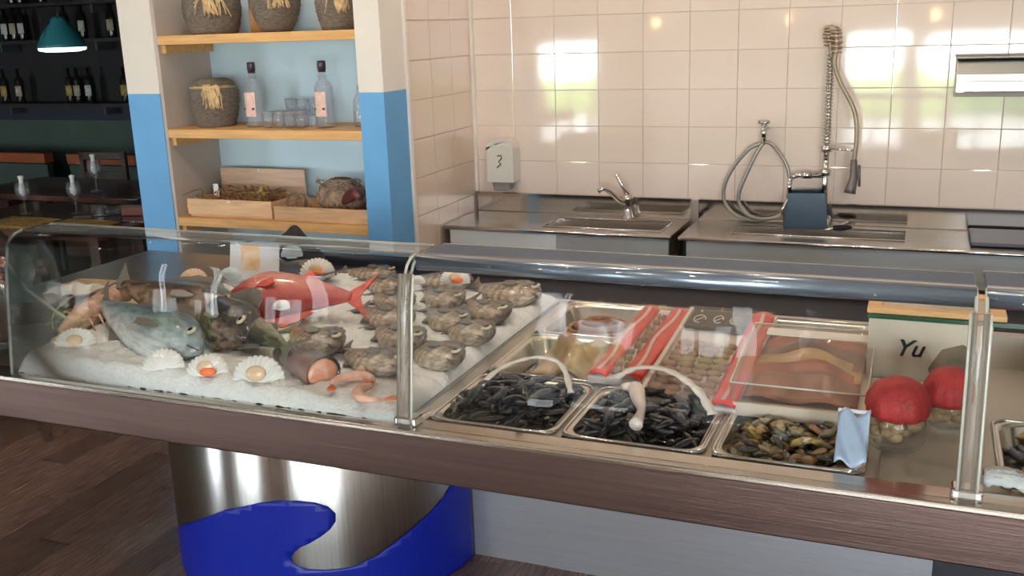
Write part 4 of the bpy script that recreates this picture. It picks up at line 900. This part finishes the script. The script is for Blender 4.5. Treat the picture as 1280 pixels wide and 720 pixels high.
# wooden fish box with lid on the lowest shelf
t = thing('wooden_fish_box', 'open pale wooden box with upright lid on the lowest shelf', 'box', (-2.61, 3.42, .97))
obj('front_board', MB().box(-.225, .195, -.11, -.098, .01, .075), palewood, t, bev=.002)
obj('back_board', MB().box(-.225, .195, .098, .11, .01, .075), palewood, t, bev=.002)
obj('side_board', MB().box(-.225, -.213, -.098, .098, .01, .07), palewood, t); obj('side_board', MB().box(.183, .195, -.098, .098, .01, .07), palewood, t)
obj('bottom_board', MB().box(-.22, .19, -.1, .1, 0, .01), palewood, t)
obj('lid', MB().box(-.215, .215, .111, .122, .02, .175), mat('lid_wood', (.66, .45, .32), .55, 0, .12, 7, stretch=(1, 10, 10)), t, bev=.002)
for x, z in ((-.01, .168), (-.01, .068)):
    obj('white_rivet', MB().ell((x, (.110 if z > .1 else -.112), z), .010, .004, .006, 10, 6), whiteplastic, t)
obj('white_tag', MB().box(-.155, -.13, -.02, -.016, .07, .125), whiteplastic, t)
r3 = random.Random(17); mb = MB()
for i in range(60):
    x = r3.uniform(-.2, .17); y = r3.uniform(-.08, .08); mb.tube(smooth([(x, y, .05), (x+r3.uniform(-.04, .04), y+r3.uniform(-.03, .02), .05+r3.uniform(.03, .06)), (x+r3.uniform(-.08, .08), y+r3.uniform(-.04, .02), .06+r3.uniform(.0, .05))], 3), r3.uniform(.001, .003), 5)
o = obj('twig_tangle', mb, mat('brown_twigs', (.20, .11, .05), .8, 0, .4, 30), None); tag(o, 'tangle of dry brown twigs and weed inside the open wooden box', 'twigs', kind='stuff'); o.location = (-2.61, 3.42, .97)
t = thing('starfish', 'dried yellowish starfish leaning on the lid in the wooden box', 'starfish', (-2.56, 3.44, 1.045)); t.rotation_euler = (1.0, 0, .2)
P_ = [((.055 if i % 2 == 0 else .020)*math.cos(PI/2+i*PI/5), (.055 if i % 2 == 0 else .020)*math.sin(PI/2+i*PI/5)) for i in range(10)]
obj('body', MB().prism(P_, -.006, .006, 'z'), mat('starfish', (.42, .30, .08), .7, 0, .3, 30, .6, 80), t, bev=.003)
mb = MB(); r3 = random.Random(5)
for i in range(14): mb.tube(smooth([(r3.uniform(-.02, .02), 0, 0), (r3.uniform(-.03, .0), -.01, .03), (r3.uniform(-.03, .02), -.005, .05)], 3), .003, 5)
o = tag(obj('straw_tuft', mb, straw), 'little straw tuft left of the open wooden box', 'straw', kind='stuff'); o.location = (-2.845, 3.36, .972)
# right tray with shells and lobsters
t = thing('wooden_tray', 'low pale wooden tray right on the lowest shelf', 'tray', (-2.205, 3.42, .97))
obj('front_board', MB().box(-.20, .235, -.11, -.10, .0, .058), mat('tray_wood', (.60, .36, .19), .5, 0, .2, 7, stretch=(1, 10, 10)), t, bev=.002)
obj('back_board', MB().box(-.18, .235, .10, .11, 0, .058), palewood, t); obj('side_board', MB().box(-.20, -.19, -.1, .1, 0, .05), palewood, t); obj('bottom_board', MB().box(-.19, .235, -.1, .1, 0, .01), palewood, t)
t = thing('net_bag', 'round grey brown net ball in the right wooden tray', 'net', (-2.17, 3.45, 1.055))
obj('ball', MB().ell((0, 0, 0), .105, .08, .075, 24, 14, wob=.05, seed=3), mat('net_brown', (.34, .22, .15), .8, 0, .5, 50, .9, 100), t)
mb = MB(); r3 = random.Random(6)
for i in range(24):
    a = r3.uniform(0, 2*PI); b_ = r3.uniform(0, PI); mb.tube([(.107*math.cos(a+k_*.15)*math.cos(b_*.2+k_*.1), -.083*abs(math.sin(a+k_*.15)), .076*math.sin(b_+k_*.25)) for k_ in range(7)], .0022, 5)
obj('cords', mb, mat('cord_grey', (.30, .25, .18), .8), t)['kind'] = 'stuff'
t = thing('wire_basket', 'little twisted wire loop hanging over the left of the right tray', 'basket', (-2.345, 3.38, 1.03))
obj('loops', MB().tube([(.04*math.cos(a), 0, .045*math.sin(a)) for a in [i*2*PI/20 for i in range(20)]], .003, 6, True).tube([(.03+.035*math.cos(a), .01, .035*math.sin(a)) for a in [i*2*PI/20 for i in range(20)]], .003, 6, True), mat('wire', (.25, .22, .18), .4, .6), t)
t = thing('dried_lobster', 'dark red dried lobster at the right end of the tray', 'lobster', (-2.075, 3.37, 1.055), -.5)
lm = mat('lobster_dark', (.11, .025, .03), .3, 0, .5, 40, coat=.3)
pth = smooth([(-.07, 0, -.02), (-.02, 0, .01), (.03, 0, .03), (.075, 0, .015)], 4)
obj('body', MB().tube(pth, [.012+.012*math.sin(PI*i/(len(pth)-1))*(1+.15*(i % 2)) for i in range(len(pth))], 10), lm, t)
for s_ in (-1, 1): obj('claw', MB().tube([(-.05, s_*.01, -.01), (-.09, s_*.03, -.01)], [.006, .009], 8).ell((-.11, s_*.035, -.012), .025, .011, .009, 10, 6), lm, t)

# ------------------------------------------------------------------ dining room
def table(label, x, y, w_, d_, z=.75):
    t = thing('dining_table', label, 'table', (x, y, 0))
    obj('tabletop', MB().box(-w_/2, w_/2, -d_/2, d_/2, z-.035, z), mat('table_wood', (.10, .04, .025), .18, 0, .3, 6, coat=.3), t, bev=.004)
    for sx in (-1, 1):
        for sy in (-1, 1): obj('leg', MB().box(sx*(w_/2-.06)-.03, sx*(w_/2-.06)+.03, sy*(d_/2-.06)-.03, sy*(d_/2-.06)+.03, 0, z-.035), dwood, t)
    return t
table('nearer dark wooden dining table with straw mats and glasses', -4.42, 4.12, 1.25, .75)
table('farther dark wooden dining table below the teal lamp', -5.15, 5.05, 1.5, .7)
table('dark dining table at far left edge behind the counter', -6.0, 4.3, .8, .8)
def chair(label, x, y, rz, h=.88):
    t = thing('dining_chair', label, 'chair', (x, y, 0), rz, 'dark dining chairs')
    obj('seat', MB().box(-.21, .21, -.2, .2, .43, .46), dwood, t, bev=.006)
    for sx in (-1, 1):
        obj('leg', MB().box(sx*.19-.018, sx*.19+.018, -.19, -.155, 0, .43), dwood, t); obj('leg', MB().box(sx*.19-.018, sx*.19+.018, .165, .2, 0, h), dwood, t)
    obj('top_rail', MB().box(-.21, .21, .165, .2, h-.06, h), dwood, t, bev=.005)
    obj('back_slat', MB().box(-.19, .19, .17, .19, h-.20, h-.155), dwood, t)
    obj('back_slat', MB().box(-.19, .19, .17, .19, h-.33, h-.29), dwood, t)
    return t
chair('dark wooden chair behind the nearer table, left of the lamp line', -5.85, 5.78, .1, .86)
chair('dark wooden chair beside the blue column, behind the far table', -4.86, 5.72, 0, .86)
chair('dark wooden chair at the left edge under the orange rail', -5.4, 4.3, 1.2, .84)
chair('dark chair in shadow on the planks left of the drum', -3.55, 3.25, 2.6)
chair('dark chair in front of the nearer table, back turned', -4.3, 3.45, PI, .84)
def bench(label, x0, x1, y):
    t = thing('wall_bench', label, 'bench', ((x0+x1)/2, y, 0)); h = (x1-x0)/2
    obj('seat', MB().box(-h, h, -.45, 0, .38, .44), dwood, t); obj('backrest', MB().box(-h, h, .0, .06, 0, .68), mat('bench_green', (.05, .075, .065), .6), t)
    obj('top_rail', MB().box(-h, h, -.02, .08, .69, .775), orange_w, t, bev=.004); obj('plinth', MB().box(-h, h, -.4, -.02, 0, .38), dwood, t)
bench('green wall bench with orange wood rail, right one by the column', -6.68, -5.2, 6.4)
bench('green wall bench with orange wood rail at the left edge', -8.6, -6.93, 6.4)
def wine_glass(label, x, y, z=.75, s_=1.0):
    t = thing('wine_glass', label, 'glass', (x, y, z), 0, 'upturned wine glasses on the dining tables'); t.scale = (s_, s_, s_)
    obj('glass', MB().lathe([(0, .002), (.034, .001), (.034, .003), (.005, .008), (.004, .075), (.02, .09), (.038, .115), (.042, .14), (.036, .18), (.034, .18), (.04, .14), (.036, .117), (.018, .093), (0, .088)], 20), Gbottle, t)
    obj('napkin_fold', MB().lathe([(0, .10), (.022, .12), (.012, .19), (.018, .215), (0, .22)], 7), mat('white_napkin', (.8, .78, .74), .7), t)
wine_glass('wine glass with white napkin, left on the nearer table', -4.72, 4.16)
wine_glass('wine glass with white napkin, centre of the nearer table', -4.42, 4.24)
wine_glass('wine glass with white napkin standing on the farther table', -4.93, 4.92, s_=1.1)
def mat_(label, x, y):
    r3 = random.Random(int(abs(x)*100)); mb = MB().box(-.17, .17, -.12, .12, 0, .004)
    for i in range(40): mb.tube([(-.175, -.12+.006*i, .006+r3.uniform(0, .004)), (r3.uniform(-.05, .05), -.12+.006*i+r3.uniform(-.004, .004), .010), (.175, -.12+.006*i, .006)], .0025, 5)
    o = tag(obj('straw_placemat', mb, mat('placemat', (.42, .28, .09), .6, 0, .35, 60)), label, 'placemat'); o.location = (x, y, .751); return o
mat_('golden straw placemat left on the nearer table', -4.50, 3.92); mat_('golden straw placemat right on the nearer table', -4.10, 3.93)
for nm, lb, x, y, rz in (('knife', 'steel knife on the right of the nearer table', -3.9, 4.08, .2), ('fork', 'steel fork crossed over the nearer table centre', -4.25, 4.18, .5), ('spoon', 'steel spoon near the front right table corner', -3.95, 3.9, .1)):
    t = thing(nm, lb, 'cutlery', (x, y, .752), rz); obj('handle', MB().box(-.1, .0, -.006, .006, 0, .004), chrome, t); obj('head', MB().ell((.05, 0, .002), .05, .011, .003, 12, 6), chrome, t)
t = thing('ashtray', 'round glass dish on the nearer table', 'dish', (-4.18, 4.28, .75)); obj('dish', MB().lathe([(0, .003), (.05, .003), (.065, .03), (.07, .03), (.055, 0), (0, 0)], 20), Gbottle, t)
t = thing('menu_box', 'dark red box of menus on the nearer table', 'box', (-3.98, 4.32, .75), .2); obj('box', MB().box(-.12, .12, -.07, .07, 0, .05), mat('dark_red', (.18, .035, .02), .4), t, bev=.004); obj('lid', MB().box(-.122, .122, -.072, .072, .05, .062), dwood, t)
# wine shelves
for z, lb in ((1.165, 'lower black wine shelf on the far wall'), (1.71, 'middle black wine shelf on the far wall'), (2.02, 'upper black wine shelf on the far wall')):
    t = thing('wine_shelf', lb, 'shelf', (0, 0, z)); obj('board', MB().box(-9.2, -5.3, 6.72, 6.998, -.03, 0), mat('shelf_black', (.02, .016, .016), .5), t)
    for x in (-8.8, -7.7, -6.6, -5.6): obj('bracket', MB().box(x-.012, x+.012, 6.8, 6.99, -.10, -.03), greyplastic, t)
def wine(z, x, label, lab, g):
    t = thing('wine_bottle', label, 'bottle', (x, 6.86, z), 0, g)
    obj('glass', wm, None, t); o = obj('label', {0: lm0, 1: lm1, 2: lm2}[lab], None, t)
wm = MB().lathe([(0, 0), (.036, 0), (.038, .01), (.038, .19), (.03, .215), (.014, .235), (.013, .30), (0, .30)], 14).mesh('wine_bottle', mat('dark_bottle', (.012, .012, .01), .12))
def labm(m_): return MB().lathe([(.0385, .06), (.039, .06), (.039, .15), (.0385, .15)], 14, a0=-PI*.95, a1=-PI*.15).mesh('wine_label', m_)
lm0 = labm(mat('label_cream', (.46, .40, .30), .6)); lm1 = labm(mat('label_ochre', (.38, .26, .08), .6)); lm2 = labm(mat('label_white', (.58, .58, .56), .6))
rn = random.Random(4)
gl1, gl2, gl3 = 'wine bottles on the lower black shelf', 'wine bottles on the middle black shelf', 'wine bottles on the upper black shelf'
ORD = ['leftmost', 'second from the left', 'third from the left', 'fourth from the left', 'fifth from the left', 'sixth from the left']
for z_, g_, sh_, xs_, lb_ in ((1.165, gl1, 'lower', (-7.80, -7.62, -7.02, -6.93, -6.80, -6.40), (1, 0, 1, 0, 2, 1)),
                     (1.71, gl2, 'middle', (-7.68, -7.58, -7.48, -6.98, -6.78, -6.46), (2, 0, 2, 1, 2, 0)), (2.02, gl3, 'upper', (-7.55, -7.45, -7.2, -6.9, -6.7, -6.5), (1, 1, 1, 1, 1, 1))):
    for i, x in enumerate(xs_): wine(z_, x, 'dark wine bottle with %s label, %s on the %s black wall shelf' % (('cream', 'ochre', 'white')[lb_[i]], ORD[i], sh_), lb_[i], g_)
